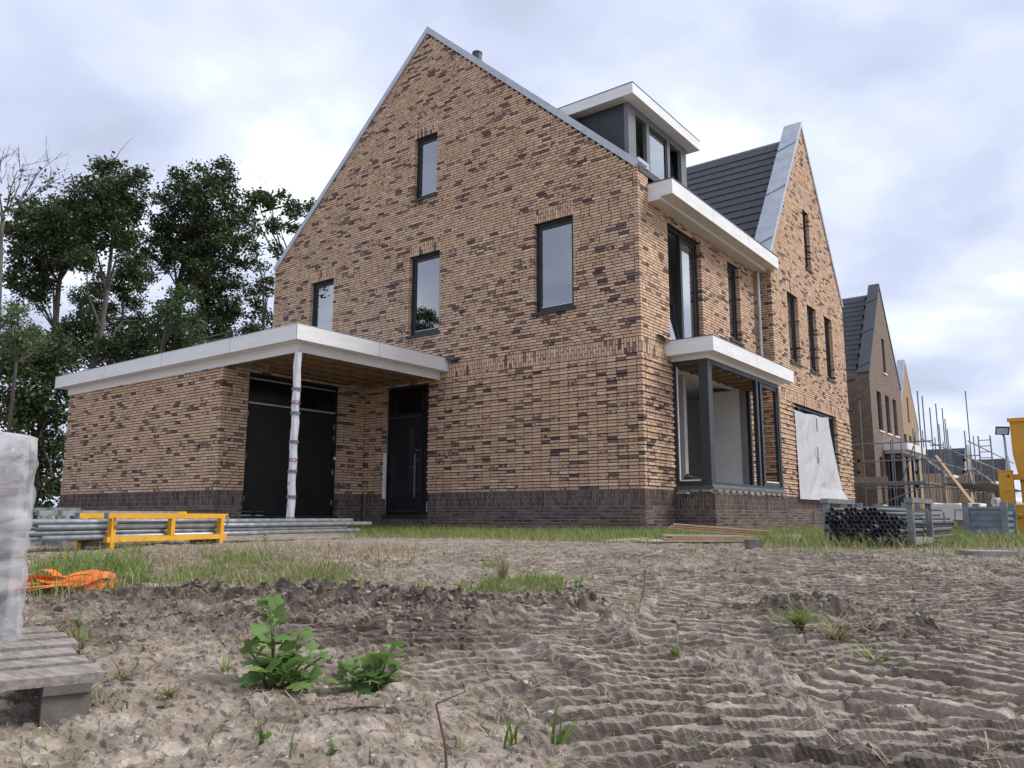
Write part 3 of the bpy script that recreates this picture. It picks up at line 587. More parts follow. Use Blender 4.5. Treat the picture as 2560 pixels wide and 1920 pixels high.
# --------------------------------------------------------------- openings
def wpt(W,u,n,z): return W.pt(u,n,z)
def frame_mb(W,u0,u1,z0,z1,fw,n0,n1,mb=None):
    mb=mb or MB()
    W.obox(mb,u0,u0+fw,n0,n1,z0,z1); W.obox(mb,u1-fw,u1,n0,n1,z0,z1); W.obox(mb,u0+fw,u1-fw,n0,n1,z0,z0+fw); W.obox(mb,u0+fw,u1-fw,n0,n1,z1-fw,z1); return mb
def tilt(V,p,ax,ang):
    ax=np.asarray(ax,float);ax=ax/np.linalg.norm(ax); out=[]
    for v in V:
        q=np.asarray(v)-p; out.append(tuple(p+q*math.cos(ang)+np.cross(ax,q)*math.sin(ang)+ax*(ax@q)*(1-math.cos(ang))))
    return out
def window(W,op,rec=.10,sill=True,lights=None,fw=.075,parent=None,bead=True,name='window',tilts=()):
    u0,u1,z0,z1=op; parent=parent or HOUSE
    e=.004; mb=frame_mb(W,u0+e,u1-e,z0+e,z1-e,fw*.62,-rec-.09,-rec)
    lights=lights or [0,1]; us=[u0+e+fw*.62+(u1-u0-2*e-fw*1.24)*k for k in lights]
    for k in us[1:-1]: W.obox(mb,k-.03,k+.03,-rec-.088,-rec-.004,z0+e+fw*.62,z1-e-fw*.62)
    fo=obj(name,mb,M['anthracite'],parent)
    for i,(a,b) in enumerate(zip(us[:-1],us[1:])):
        a2=a+(.03 if i>0 else 0)+.004; b2=b-(.03 if i<len(us)-2 else 0)-.004; za,zb=z0+e+fw*.62+.004,z1-e-fw*.62-.004
        mb=frame_mb(W,a2,b2,za,zb,fw*.78,-rec-.075,-rec-.022)
        gm=MB(); gf_=fw*.78-.006; W.obox(gm,a2+gf_,b2-gf_,-rec-.052,-rec-.046,za+gf_,zb-gf_)
        if i in tilts:
            p=W.pt(a2,-rec-.05,za); ang=R(7.5)*(-1 if np.cross(W.U,W.N)[2]<0 else 1)
            for m_ in (mb,gm): m_.v=tilt(m_.v,p,W.U,ang)
        obj('sash',mb,M['anthracite'],fo); obj('pane',gm,M['glass'],fo)
        if bead:
            bm=MB(); W.obox(bm,a2+gf_,b2-gf_,-rec-.044,-rec-.024,za+gf_+.001,za+gf_+.018); obj('glazing_bead',bm,M['steel'],fo)
    if sill:
        mb=MB(); p=lambda n,z:W.pt(u0-.045,n,z)
        mb.prism([p(-rec,z0+.012),p(.045,z0-.022),p(.045,z0-.072),p(.025,z0-.072),p(.025,z0-.035),p(-rec,z0-.004)] if np.cross(W.U,W.N)[2]<0 else [p(-rec,z0-.004),p(.025,z0-.035),p(.025,z0-.072),p(.045,z0-.072),p(.045,z0-.022),p(-rec,z0+.012)],W.U*(u1-u0+.09)); obj('sill',mb,M['anthracite'],fo)
    return fo
for op in GW: window(g,op)
window(f,F1,sill=False,lights=[0,.5,1],fw=.085,tilts=(0,)); window(f,F2)
for op in WW: window(wg,op,fw=.07)
window(wg,ATT,fw=.065)
# front door in the gable
def front_door():
    a,b,c,d=DOOR; rec=.11
    mb=frame_mb(g,a+.004,b-.004,c+.004,d-.004,.07,-rec-.1,-rec); g.obox(mb,-5.78,-5.70,-rec-.1,-rec-.003,c+.07,d-.07); g.obox(mb,a+.07,-5.78,-rec-.098,-rec-.005,2.60,2.68)
    dr=obj('front_door',mb,M['doorpaint'],HOUSE)
    leaf=MB(); g.obox(leaf,a+.078,-6.13,-rec-.07,-rec-.02,c+.075,2.59); g.obox(leaf,-5.99,-5.79,-rec-.07,-rec-.02,c+.075,2.59); g.obox(leaf,-6.13,-5.99,-rec-.07,-rec-.02,c+.075,.83); g.obox(leaf,-6.13,-5.99,-rec-.07,-rec-.02,2.38,2.59); obj('door_leaf',leaf,M['doorpaint'],dr)
    gm=MB(); g.obox(gm,-6.13,-5.99,-rec-.05,-rec-.044,.83,2.38); obj('glazed_slit',gm,M['glass'],dr)
    gm=MB(); g.obox(gm,a+.075,-5.78,-rec-.06,-rec-.054,2.68,d-.075); obj('fanlight_pane',gm,M['darkglass'],dr)
    gm=MB(); g.obox(gm,-5.70,b-.075,-rec-.06,-rec-.03,c+.075,d-.075); obj('side_panel',gm,M['doorpaint'],dr)
    rail=MB(); g.obox(rail,a+.08,-5.79,-rec-.004,-rec+.012,2.585,2.61); obj('transom_rail',rail,M['zincdark'],dr)
    st_=MB(); g.obox(st_,a+.0,b-.0,-rec-.02,.03,c-.055,c+.02); g.obox(st_,a+.08,-5.8,-rec-.02,-rec+.03,c+.085,c+.12); obj('threshold',st_,M['anthracite'],dr)
    bar=MB(); g.obox(bar,-5.905,-5.875,-rec+.03,-rec+.06,.72,1.72); g.obox(bar,-5.90,-5.88,-rec-.02,-rec+.03,.9,.93); g.obox(bar,-5.90,-5.88,-rec-.02,-rec+.03,1.55,1.58); g.obox(bar,-6.02,-5.91,-rec-.02,-rec+.012,1.42,1.435); obj('bar_handle',bar,M['steel'],dr)
    kn=MB(); kn.tube([g.pt(-5.855,-rec-.02,1.80),g.pt(-5.855,-rec+.06,1.80)],.022,10); obj('lock_knob',kn,M['steel'],dr)
    pb=MB(); g.obox(pb,a-.012,a+.035,-.06,.012,.70,1.76); pp=obj('edge_protector',pb,M['white'],HOUSE)
    pb=MB(); g.obox(pb,b-.004,b+.018,-.02,.02,.40,.62); obj('edge_protector',pb,M['galv'],HOUSE)
front_door()
def garage_door():
    a,b,c,d=GDO; rec=.10
    mb=frame_mb(gs,a+.004,b-.004,c+.004,d-.004,.075,-rec-.1,-rec); gs.obox(mb,a+.079,b-.079,-rec-.098,-rec-.005,2.66,2.74)
    dr=obj('garage_door',mb,M['doorpaint'],HOUSE); mid=(a+b)/2-.05
    for (p,q) in ((a+.083,mid-.006),(mid+.006,b-.083)):
        lf=MB(); gs.obox(lf,p,q,-rec-.07,-rec-.02,c+.08,2.655); o=obj('door_leaf',lf,M['doorpaint'],dr)
    gm=MB(); gs.obox(gm,a+.08,b-.08,-rec-.06,-rec-.054,2.745,d-.08); obj('fanlight_pane',gm,M['darkglass'],dr)
    r_=MB(); gs.obox(r_,a+.08,b-.08,-rec-.004,-rec+.014,2.665,2.70); gs.obox(r_,a+.08,b-.08,-rec-.004,-rec+.01,d-.12,d-.095); obj('transom_rail',r_,M['zinc'],dr)
    for z in (.55,1.25,2.05,2.3): 
        h=MB(); gs.obox(h,b-.088,b-.07,-rec-.02,-rec+.022,z,z+.11); obj('hinge',h,M['galv'],dr)
    for z in (.62,1.5,2.4):
        h=MB(); gs.obox(h,a+.07,a+.085,-rec-.02,-rec+.022,z,z+.1); obj('hinge',h,M['galv'],dr)
    h=MB(); gs.obox(h,b-.06,b-.01,-rec-.0,-rec+.03,1.6,1.66); obj('sensor_box',h,M['white'],dr)
    th=MB(); gs.obox(th,a,b,-rec-.02,.02,c-.05,c+.0); obj('threshold',th,M['anthracite'],dr)
garage_door()
M['plasterw']=simple('fresh_white_plaster',(.82,.81,.78),(.74,.73,.70),.9,2)
# --------------------------------------------------------------- bay window
M['looseb']=simple('dusty_brick',(.30,.255,.22),(.19,.155,.135),.9,16)
def bay():
    z0,z1=.90,3.36; x1=.757; y0,y1=1.262,5.33
    mb=MB(); B=mb.box
    # side frame (faces -y), front frame (faces +x)
    B(.005,.075,y0,y0+.09,z0,z1); B(.56,x1,y0,y0+.12,z0,z1); B(.075,.56,y0,y0+.09,z0,z0+.085); B(.075,.56,y0,y0+.09,z1-.09,z1)
    B(x1-.10,x1,y0+.12,y0+.20,z0,z1); B(x1-.09,x1,3.86,3.96,z0+.07,z1-.09); B(x1-.085,x1-.005,4.12,4.20,z0+.07,z1-.09); B(x1-.09,x1,y1-.10,y1,z0,z1)
    B(x1-.10,x1,y0+.20,y1-.10,z0,z0+.07); B(x1-.09,x1,y0+.20,y1-.10,z1-.09,z1); B(.005,x1-.09,y1-.09,y1,z0,z0+.08); B(.005,x1-.09,y1-.09,y1,z1-.09,z1); B(.005,.08,y1-.09,y1,z0+.08,z1-.09)
    fo=obj('bay_window',mb,M['anthracite'],HOUSE)
    s=MB(); s.box(x1-.085,x1-.02,4.205,4.275,z0+.075,z1-.1); s.box(x1-.085,x1-.02,5.155,5.225,z0+.075,z1-.1); s.box(x1-.085,x1-.02,4.275,5.155,z0+.075,z0+.15); s.box(x1-.085,x1-.02,4.275,5.155,z1-.17,z1-.1); obj('sash',s,M['anthracite'],fo)
    obj('glazing_bead',MB().box(.08,.10,y0+.03,y0+.05,z0+.1,z1-.1),M['white'],fo); obj('glazing_bead',MB().box(.12,.52,y0+.02,y0+.05,z0+.09,z0+.115),M['white'],fo); obj('glazing_bead',MB().box(x1-.05,x1-.02,4.3,5.1,z0+.16,z0+.185),M['white'],fo)
    # membrane and loose bricks under the frame
    mm=MB()
    P=[]
    for i in range(40):
        t=i/39; 
        if t<.2: c=(.0+.80*t/.2,1.235)
        else: c=(.835,1.235+4.15*(t-.2)/.8)
        P.append([(c[0]-.075 if t>=.2 else c[0],c[1]+(.03 if t<.2 else 0),.915),(c[0]-.06+.012*random.random() if t>=.2 else c[0],c[1]+(.035-.012*random.random())*(t<.2),.86+.02*random.random()),(c[0]-.05 if t>=.2 else c[0],c[1]+.03*(t<.2),.77+.02*random.random())])
    mm.grid(P); obj('sealing_membrane',mm,M['lead'],fo)
    for i in range(3): b_=MB().box(.10+.24*i,.29+.24*i,1.19,1.25,.772,.822); o=obj('loose_brick',b_,M['looseb'],HOUSE)
    for i in range(12): 
        y=1.35+.33*i; b_=MB().box(.78,.845,y,y+.2,.772,.818+.008*random.random()); obj('loose_brick',b_,M['looseb'],HOUSE)
    bag=MB(); G=[]
    for i in range(7): G.append([(.10+.07*i,1.36+.12*j,.99+.16*math.sin(math.pi*j/4)*(1-.14*i)*(.8+.3*random.random())) for j in range(5)])
    bag.grid(G); obj('black_foil',bag,M['black'],fo)
    # roof
    r=MB().box(0.,1.003,.995,5.707,3.448,3.741); ro=obj('bay_roof',r,M['white'],HOUSE)
    r=MB().box(0.,.78,1.235,5.42,3.362,3.447); obj('lower_fascia',r,M['white'],ro)
    r=MB().box(.003,1.012,.985,5.717,3.7415,3.752); obj('roof_edge',r,M['trim'],ro)
    fl=MB(); fl.prism([(0,.62,3.83),(0,1.2,3.83),(0,1.2,3.76),(0,.62,3.72)],(.0,0,0.)) if False else None
    obj('panel_joint',MB().box(1.002,1.0045,3.3,3.305,3.45,3.74),M['trim'],ro)
    # joists seen through the open frame
    for i in range(8):
        j=MB().box(.02,.70,1.62+.46*i,1.68+.46*i,3.23,3.355); obj('joist',j,M['wood'],ro)
    dk=MB().box(.0,.74,1.36,5.25,3.3555,3.361); obj('deck_board',dk,M['wood'],ro)
bay()
def flashing(p,ux,uy,w=.30,name='lead_flashing'):
    """curled lead tongue sticking out of the wall"""
    p=np.array(p,float);ux=np.array(ux,float);uy=np.array(uy,float); G=[]
    for i in range(8):
        t=i/7; G.append([p+ux*(w*t)+uy*(.10*s)+np.array([0,0,(.02-.05*s)*(1)+.025*math.sin(t*5+s)]) for s in (0,.35,.7,1.)])
    mb=MB().grid(G); G2=[[np.array(q)+np.array([0,0,-.012]) for q in r_] for r_ in G]; mb.grid([list(reversed(r_)) for r_ in G2]); return obj(name,mb,M['lead'],HOUSE,True)
flashing((0,.62,3.80),(0,1,0),(1,0,0),.42); flashing((-4.95,0,3.80),(1,0,0),(0,-1,0),.45); flashing((WX,WY1-.1,3.62),(0,1,0),(1,0,0),.35)
# --------------------------------------------------------------- patio opening with sheet
def patio():
    a,b,c,d=PAT; mb=frame_mb(wg,a+.004,b-.004,c+.004,d-.004,.07,-.2,-.08)
    for u in (8.3,10.62,11.0): wg.obox(mb,u-.04,u+.04,-.196,-.084,c+.07,d-.07)
    fo=obj('patio_window',mb,M['anthracite'],HOUSE)
    gm=MB(); wg.obox(gm,11.04,b-.078,-.15,-.144,c+.08,d-.08); obj('pane',gm,M['glass'],fo)
    G=[]; nu,nv=60,60
    for j in range(nv+1):
        t=j/nv; row=[]
        for i in range(nu+1):
            s=i/nu; top=3.06+.10*s-.13*math.sin(math.pi*s)*(.6+.4*math.cos(6*s)); yL=7.58-.06*t; yR=10.55+1.05*t**1.3
            y=yL+(yR-yL)*s; z=top+(0.76-top)*t
            vn=lambda a_,b_:float(vnoise(np.array([a_]),np.array([b_]))[0])-.5
            dg=s*1.2+t*1.0; fold=.15*abs(vn(dg*4.5+3,(s-t)*1.3+5))+.08*abs(vn(s*9+t*4,t*3.-s*2+9))+.03*vn(s*26+t*9,t*14)+.05*math.sin(7*s+2*t)*(.3+.4*t)
            fold*=.6*min(1,s*7+.05)*min(1,(1-s)*9+.3); row.append((WX+.03+.04*t+abs(fold)*.9+.12*max(0,t-.86)/.14*s,y,z))
        G.append(row)
    sh=MB().grid(G); o=obj('plastic_sheet',sh,M['sheet'],HOUSE,True)
    for (y,za,zb) in ((9.15,2.62,2.98),(9.1,1.75,2.2)):
        l_=MB().box(WX+.10,WX+.12,y,y+.035,za,zb); obj('batten',l_,M['wood'],o)
patio()
# --------------------------------------------------------------- canopy and garage roof
def canopy():
    x0,x1,y0=-14.65,-4.87,-4.161
    r=MB().box(x0,x1,y0,-.002,3.519,3.812); ro=obj('canopy_roof',r,M['white'],HOUSE)
    e=MB().box(x0-.006,x1+.006,y0-.006,-.003,3.8125,3.822); obj('roof_edge',e,M['zinc'],ro)
    lf=MB(); t=.03
    lf.box(-14.42,x1-.235,y0+.235,y0+.265,3.345,3.518); lf.box(x1-.265,x1-.235,y0+.2655,-.002,3.345,3.518); obj('lower_fascia',lf,M['white'],ro)
    jt=MB().box(x1-.27,x1-.228,y0+.228,y0+.27,3.33,3.342)
    for xx in (-12.1,-9.55,-7.0): 
        s_=MB().box(xx,xx+.006,y0-.0015,y0+.001,3.52,3.81); obj('panel_joint',s_,M['trim'],ro)
    s_=MB().box(x1-.016,x1-.010,y0-.0015,y0+.001,3.52,3.81); obj('panel_joint',s_,M['trim'],ro)
    for yy in (-2.1,): obj('panel_joint',MB().box(x1-.001,x1+.0015,yy,yy+.005,3.52,3.81),M['trim'],ro)
    # open timber soffit
    dk=MB().box(-7.5,x1-.27,y0+.27,-.01,3.505,3.517); obj('deck_board',dk,M['wood'],ro)
    for i in range(9):
        y=-3.72+.44*i; j=MB().box(-7.5,x1-.27,y,y+.06,3.39,3.5045); obj('joist',j,M['wood'],ro)
    for i in range(5):
        x=-7.25+.47*i; j=MB().box(x,x+.045,y0+.27,-.012,3.352,3.3895); obj('batten',j,M['wood'],ro)
    # floor slab, garage body
    sl_=MB().box(GL+.1,GX-.34,GY+.34,-.02,.15,.29); obj('garage_floor',sl_,M['concrete'],HOUSE)
    wl=MB().box(GL,GL+.1,GY+.11,-.005,-.18,3.37); obj('garage_side_wall',wl,M['mortar'],HOUSE)
    # wrapped corner post
    px,py=-5.09,-3.95; pb=.02
    G=[]; nz=46; ns=14
    for j in range(nz+1):
        z=pb+(3.335-pb)*j/nz; row=[]
        for i in range(ns+1):
            a=2*math.pi*i/ns; rr=.062+.006*math.sin(3*a+z*9)+.007*(random.random()-.5); sq=1/max(abs(math.cos(a)),abs(math.sin(a)))**.55
            row.append((px+rr*sq*math.cos(a),py+rr*sq*math.sin(a),z))
        row[-1]=row[0]; G.append(row)
    po=obj('post',MB().grid(G),M['filmwrap'],HOUSE,True)
    hd=MB().box(px-.05,px+.05,py-.05,py+.05,3.318,3.344); obj('post_head',hd,M['black'],po)
    for z in (.62,1.08,1.62,2.15,2.6):
        t_=MB().tube([(px,py,z),(px,py,z+.05)],.088,16,False); obj('tape_band',t_,M['tape'],po)
    for (z,ang) in ((.45,.25),(.86,-.3)):
        t_=MB().obox((px-.01,py-.083,z),(-.05,.02,.01),(0,.004,0),(.01,0,.045)); obj('tape_scrap',t_,M['tape'],po)
    for z,tx in ((2.40,'TRACOVER'),(1.34,'TRACOVER'),(.28,'TRACOVER')):
        cu=bpy.data.curves.new('lettering','FONT'); cu.body=tx; cu.size=.088; cu.offset=.0022; cu.align_x='CENTER'; cu.extrude=.0006; to=bpy.data.objects.new('tmp',cu); COL.objects.link(to)
        dg=bpy.context.evaluated_depsgraph_get(); me=bpy.data.meshes.new_from_object(to.evaluated_get(dg)); me.name='lettering'; bpy.data.objects.remove(to)
        n=len(me.vertices); co=np.empty(n*3,np.float32); me.vertices.foreach_get('co',co); co=co.reshape(-1,3)
        # upside down, wrapped round the post, centred on the side that faces the camera
        a0=math.atan2(CAM[1]-py,CAM[0]-px); rad=.089; th=a0-co[:,0]/rad; rr=rad+.002+co[:,2]
        V=np.stack([px+rr*np.cos(th),py+rr*np.sin(th),z-co[:,1]],1)-root_off(po); me.vertices.foreach_set('co',V.astype(np.float32).ravel()); me.update(); mesh_obj('lettering',me,M['print'],po)
canopy()
# --------------------------------------------------------------- roofs
def tiles(parent,org,ex,ed,nrm,nx,ny,wx,gy,mask,mat=None,name='tile'):
    """flat interlocking tiles: ex along the eaves, ed down the slope"""
    org,ex,ed,nrm=[np.asarray(q,float) for q in (org,ex,ed,nrm)]; w_=wx-.006; l_=gy*1.12
    mb=MB(); o=np.zeros(3)
    a=ex*w_; b=ed*l_
    P=[o,o+a,o+a+b+nrm*.022,o+b+nrm*.022]; mb.quadbox([P[0],P[1],P[2],P[3],P[0]+nrm*.022,P[1]+nrm*.022,P[2]+nrm*.026,P[3]+nrm*.026])
    me=bpy.data.meshes.new(name); me.from_pydata(mb.v,[],mb.f); me.update(); me.materials.append(mat or M['tile']); RO=root_off(parent)
    for r_ in range(ny):
        for c in range(nx):
            p=org+ex*(wx*(c+(.5 if r_%2 else 0)))+ed*(gy*r_)+nrm*random.uniform(0,.003)
            if mask(p+a*.5): 
                t=bpy.data.objects.new(name,me); COL.objects.link(t); t.parent=parent; t.location=tuple(p-RO)
def roofs():
    # main roof slabs (ridge along y)
    mr=MB(); 
    for sx in (1,-1):
        x_e=0.02 if sx==1 else -11.44
        mr.prism([(APX,.05,APZ+.06),(x_e-sx*.0,.05,EZ+.06),(x_e,.05,EZ-.08),(APX,.05,APZ-.1)] if sx==1 else [(APX,.05,APZ-.1),(x_e,.05,EZ-.08),(x_e,.05,EZ+.06),(APX,.05,APZ+.06)],(0,12.9,0))
    ro=obj('main_roof',mr,M['tile'],HOUSE)
    # zinc coping on the gable
    cp=MB(); th=.13
    d=np.array([5.71,0,-5.12]); d/=np.linalg.norm(d); n=np.array([5.12,0,5.71]); n/=np.linalg.norm(n)
    def cop(sx,mb,y0,y1,lo,hi,ext):
        m=np.array([sx,1,1.]); ap=np.array([0,0,APZ]); dd=d*m; nn=n*m
        L_=5.71/d[0]+ext; za=lo/n[2]; zb=hi/n[2]
        q=[ap+(0,0,za),ap+(0,0,zb),ap+dd*L_+nn*hi,ap+dd*L_+nn*lo]; q=[p+np.array([APX,y0,0]) for p in q]
        if sx<0: q=q[::-1]
        mb.prism(q,(0,y1-y0,0))
    for sx in (1,-1): cop(sx,cp,-.035,.30,-.03,.105,-.01)
    c_=obj('gable_coping',cp,M['zinc'],ro)
    ct=MB().box(-.02,.035,.0,.45,7.13,7.27); obj('corner_coping',ct,M['zinc'],ro)
    # flue
    fp=MB(); P=aty(1193,150,1.6); fx=float(P[0]); fz=float(P[2]); fp.tube([(fx,1.6,fz-.9),(fx,1.6,fz+.16)],.125,18); fl=obj('flue_pipe',fp,M['zincdark'],ro,False)
    fc=MB().tube([(fx,1.6,fz+.162),(fx,1.6,fz+.20)],.137,18); obj('flue_cap',fc,M['zincdark'],fl)
    # wing roof, ridge along x at y=WMY
    zr=11.42; sl_=math.atan2(zr-6.55,WMY-WY0); ed=np.array([0,-math.cos(sl_),-math.sin(sl_)]); nr=np.array([0,-math.sin(sl_),math.cos(sl_)])
    wr_=MB(); Ls=(WMY-WY0)/math.cos(sl_)
    wr_.obox(np.array([-5.6,WMY,zr-.02])-nr*.12,(5.55,0,0),ed*Ls,nr*.10); wr_.obox(np.array([-5.6,WMY,zr-.02])-nr*np.array([1,-1,1])*.12,(5.55,0,0),ed*np.array([1,-1,1])*Ls,nr*np.array([1,-1,1])*.10)
    wro=obj('wing_roof',wr_,M['tile'],HOUSE)
    def mk(p): return p[0]<-.13 and p[0]>-4.6 and p[2]>6.75
    tiles(wro,(-4.6,WMY-.06,zr-.01),(1,0,0),ed,nr,15,17,.305,.335,mk)
    for i in range(15):
        x=-4.75+.305*i
        rt=MB(); 
        for (a0,a1) in ((0,1),): rt.tube([(x,WMY,zr+.0),(x+.3,WMY,zr+.0)],[.088,.088],10,False)
        obj('ridge_tile',rt,M['galvold'],wro,True)
    # zinc verge coping of the wing: sloping band .47 wide, in sheets with diagonal seams
    def wcop(sy,mb,x0,x1,lo,hi,t0,t1):
        D_=np.array([0,WMY-WY0,-(WAP-WEZ)*1.0]); L_=np.linalg.norm(D_); D_=D_/L_; Nn=np.array([0,D_[2]*-1,D_[1]]); s_=np.array([1,sy,1.])
        ap=np.array([x0,0,WAP+.02]); dd=D_*s_; nn=Nn*s_
        q=[ap+dd*(L_*t0)+nn*lo,ap+dd*(L_*t0)+nn*hi,ap+dd*(L_*t1)+nn*hi,ap+dd*(L_*t1)+nn*lo]
        if t0==0:
            q[0]=ap+np.array([0,0,lo/Nn[2]]); q[1]=ap+np.array([0,0,hi/Nn[2]])
        q=[p+np.array([0,WMY,0]) for p in q]
        mb.prism(q if sy<0 else q[::-1],(x1-x0,0,0)); return L_,dd,nn
    for sy in (-1,1):
        mb=MB(); L_,dd,nn=wcop(sy,mb,-.12,WX+.035,-.03,.075,0,1.0); vc=obj('verge_coping',mb,M['zinc'],wro)
        for t in (.16,.52,.9):
            p=np.array([-.125,WMY,WAP+.02])+dd*(L_*(t+.05))+nn*.078; q=np.array([WX+.02,WMY,WAP+.02])+dd*(L_*t)+nn*.078
            sm=MB().beam(p,q,.035,.018,nn); obj('seam',sm,M['steelblue'],vc)
        pb=MB(); 
        D2=np.array([0,-(WMY-WY0)*(1 if sy<0 else -1),-(WAP-WEZ)]); 
        pb.prism([(-.11,WMY,WAP-.1),(-.11,WMY,WAP-.9),(-.11,WMY+(-1 if sy<0 else 1)*(WMY-WY0-.02),WEZ-.9),(-.11,WMY+(-1 if sy<0 else 1)*(WMY-WY0-.02),WEZ-.02)] if sy<0 else [(-.11,WMY,WAP-.9),(-.11,WMY,WAP-.1),(-.11,WY1-.02,WEZ-.02),(-.11,WY1-.02,WEZ-.9)],(.36,0,0)); obj('parapet',pb,M['mortar'],HOUSE)
    lf=MB().box(-.02,WX+.03,WY0-.03,WY0+.2,6.86,7.02); obj('lead_saddle',lf,M['lead'],wro)
    # closed back and far sides so the house is a volume
    bk=MB().box(WL,-.1,12.85,12.95,-.18,7.1); bk.box(WL,WL+.1,.02,12.84,-.18,7.1); bk.box(-.1,WX-.1,12.9,13.0,-.18,6.9); obj('rear_wall',bk,M['mortar'],HOUSE)
    bk=MB().prism([(WL,12.85,7.1),(-.1,12.85,7.1),(APX,12.85,12.1)],(0,.1,0)); obj('rear_gable',bk,M['mortar'],HOUSE)
    # floors
    fl=MB().box(WL+.12,-.33,.33,12.8,.12,.30); obj('ground_floor',fl,M['concrete'],HOUSE)
    fl=MB().box(WL+.12,-.33,.33,12.8,3.42,3.62); fl.box(-.33,.20,6.7,12.8,3.42,3.62); obj('first_floor',fl,M['plaster'],HOUSE)
    fl=MB().box(WL+.12,-.33,.33,12.8,6.52,6.70); obj('second_floor',fl,M['plaster'],HOUSE)
    fl=MB().box(-.33,.25,6.7,12.7,.12,.30); fl.box(-.33,.74,1.42,5.2,.12,.33); obj('bay_floor',fl,M['concrete'],HOUSE)
    # partitions seen through the open bay
    pt=MB().box(-3.4,-.6,3.05,3.2,.31,3.41); obj('partition_wall',pt,M['plaster'],HOUSE)
    pt=MB().box(-.95,-.16,5.22,5.295,.31,3.32); obj('plaster_reveal',pt,M['plasterw'],HOUSE); pt=MB().box(-.155,-.01,5.21,5.297,.34,3.3); obj('block_reveal',pt,M['concrete'],HOUSE)
    pt=MB().box(-5.2,-5.0,.4,6.45,.31,3.41); obj('partition_wall',pt,M['concrete'],HOUSE)
    pt=MB().box(-5.2,-.4,6.5,6.65,.31,3.41); obj('partition_wall',pt,M['plaster'],HOUSE)
    for (xa,xb) in ((-8.0,-7.9),(-3.9,-3.8)):
        pt=MB().box(xa,xb,.4,6.5,3.63,6.5); obj('partition_wall',pt,M['plaster'],HOUSE)
    pt=MB().box(-11,-.4,5.0,5.1,3.63,6.5); obj('partition_wall',pt,M['plaster'],HOUSE)
roofs()
def gutter():
    y0,y1=.42,6.49
    mb=MB(); pr=[(.0,6.476),(.27,6.476),(.27,6.534),(.532,6.534),(.532,6.842),(.0,6.842)]
    mb.prism([(x,y0,z) for x,z in pr],(0,y1-y0,0)); gu=obj('gutter_box',mb,M['white'],HOUSE)
    s_=MB().box(.274,.530,y0+.01,y1-.01,6.5315,6.5335); s_.box(.004,.268,y0+.01,WY0-.005,6.473,6.4755); obj('soffit_board',s_,M['soffit'],gu)
    e=MB().box(-.0,.542,y0-.01,y1+.01,6.8425,6.862); obj('roof_edge',e,M['trim'],gu)
    for yy in (2.4,4.45): obj('panel_joint',MB().box(.531,.5335,yy,yy+.005,6.536,6.84),M['trim'],gu)
    dp=MB().tube([(.10,6.16,6.47),(.10,6.16,3.78)],.042,12,False); d_=obj('downpipe',dp,M['zinc'],HOUSE,True)
    for z in (5.5,4.3): b_=MB().tube([(.10,6.16,z),(.10,6.16,z+.02)],.047,12); obj('pipe_bracket',b_,M['galv'],d_)
gutter()
def dormer():
    xd=-.5; ya,yb=.61,3.41; zt=8.88; zb=6.9
    zro=lambda x:EZ+RZ*(-x)
    xi=-(zt-EZ)/RZ-.3
    ch=MB().prism([(xd-.102,ya,zro(xd)-.3),(xd-.102,ya,zt),(xi,ya,zt),(xi,ya,zt-.05)],(0,.1,0)); dm=obj('dormer',ch,M['darkpanel'],HOUSE)
    ch=MB().prism([(xd-.102,yb-.1,zro(xd)-.3),(xd-.102,yb-.1,zt),(xi,yb-.1,zt),(xi,yb-.1,zt-.05)],(0,.1,0)); obj('cheek',ch,M['darkpanel'],dm)
    for x in (-1.22,-1.95): j=MB().box(x,x+.012,ya-.002,ya+.001,7.6,zt); obj('panel_joint',j,M['black'],dm)
    r=MB().box(-3.4,-.25,.36,3.66,zt+.005,zt+.235); ro=obj('dormer_roof',r,M['white'],dm)
    r=MB().box(-3.39,-.51,.37,3.65,zt+.0015,zt+.0045); obj('soffit_board',r,M['soffit'],ro)
    r=MB().box(-3.41,-.243,.353,3.667,zt+.2355,zt+.252); obj('roof_edge',r,M['trim'],ro)
    W=Wall((xd,0,0),(0,1,0),(1,0,0),ya,yb,zb,zt)
    mb=MB(); W.obox(mb,ya,ya+.26,-.1,0,zb,zt); W.obox(mb,yb-.22,yb,-.1,0,zb,zt); W.obox(mb,ya+.26,yb-.22,-.1,-.001,zt-.10,zt); W.obox(mb,ya+.26,yb-.22,-.1,-.001,zb-.05,zb+.08); obj('front_frame',mb,M['greyframe'],dm)
    for i,(a,b) in enumerate(((.87,1.48),(1.48,2.48),(2.48,3.19))):
        window(W,(a,b,zb+.08,zt-.10),rec=.0,sill=False,parent=dm,bead=False,fw=.085,tilts=(0,) if i!=1 else ()) if False else dwin(W,(a,b,zb+.08,zt-.10),dm,i!=1)
def dwin(W,op,dm,tl):
    u0,u1,z0,z1=op; mb=frame_mb(W,u0+.003,u1-.003,z0+.003,z1-.003,.055,-.09,.0); fo=obj('window',mb,M['greyframe'],dm)
    sm=frame_mb(W,u0+.062,u1-.062,z0+.062,z1-.062,.055,-.07,-.02); gm=MB(); W.obox(gm,u0+.11,u1-.11,-.05,-.044,z0+.11,z1-.11)
    if tl:
        p=W.pt(u0,-.05,z0+.06); 
        for m_ in (sm,gm): m_.v=tilt(m_.v,p,W.U,R(-8))
    # dormer > window > sash is already the third level, so the glass joins the window level
    obj('sash',sm,M['anthracite'],dm); obj('pane',gm,M['glass'],dm)
dormer()
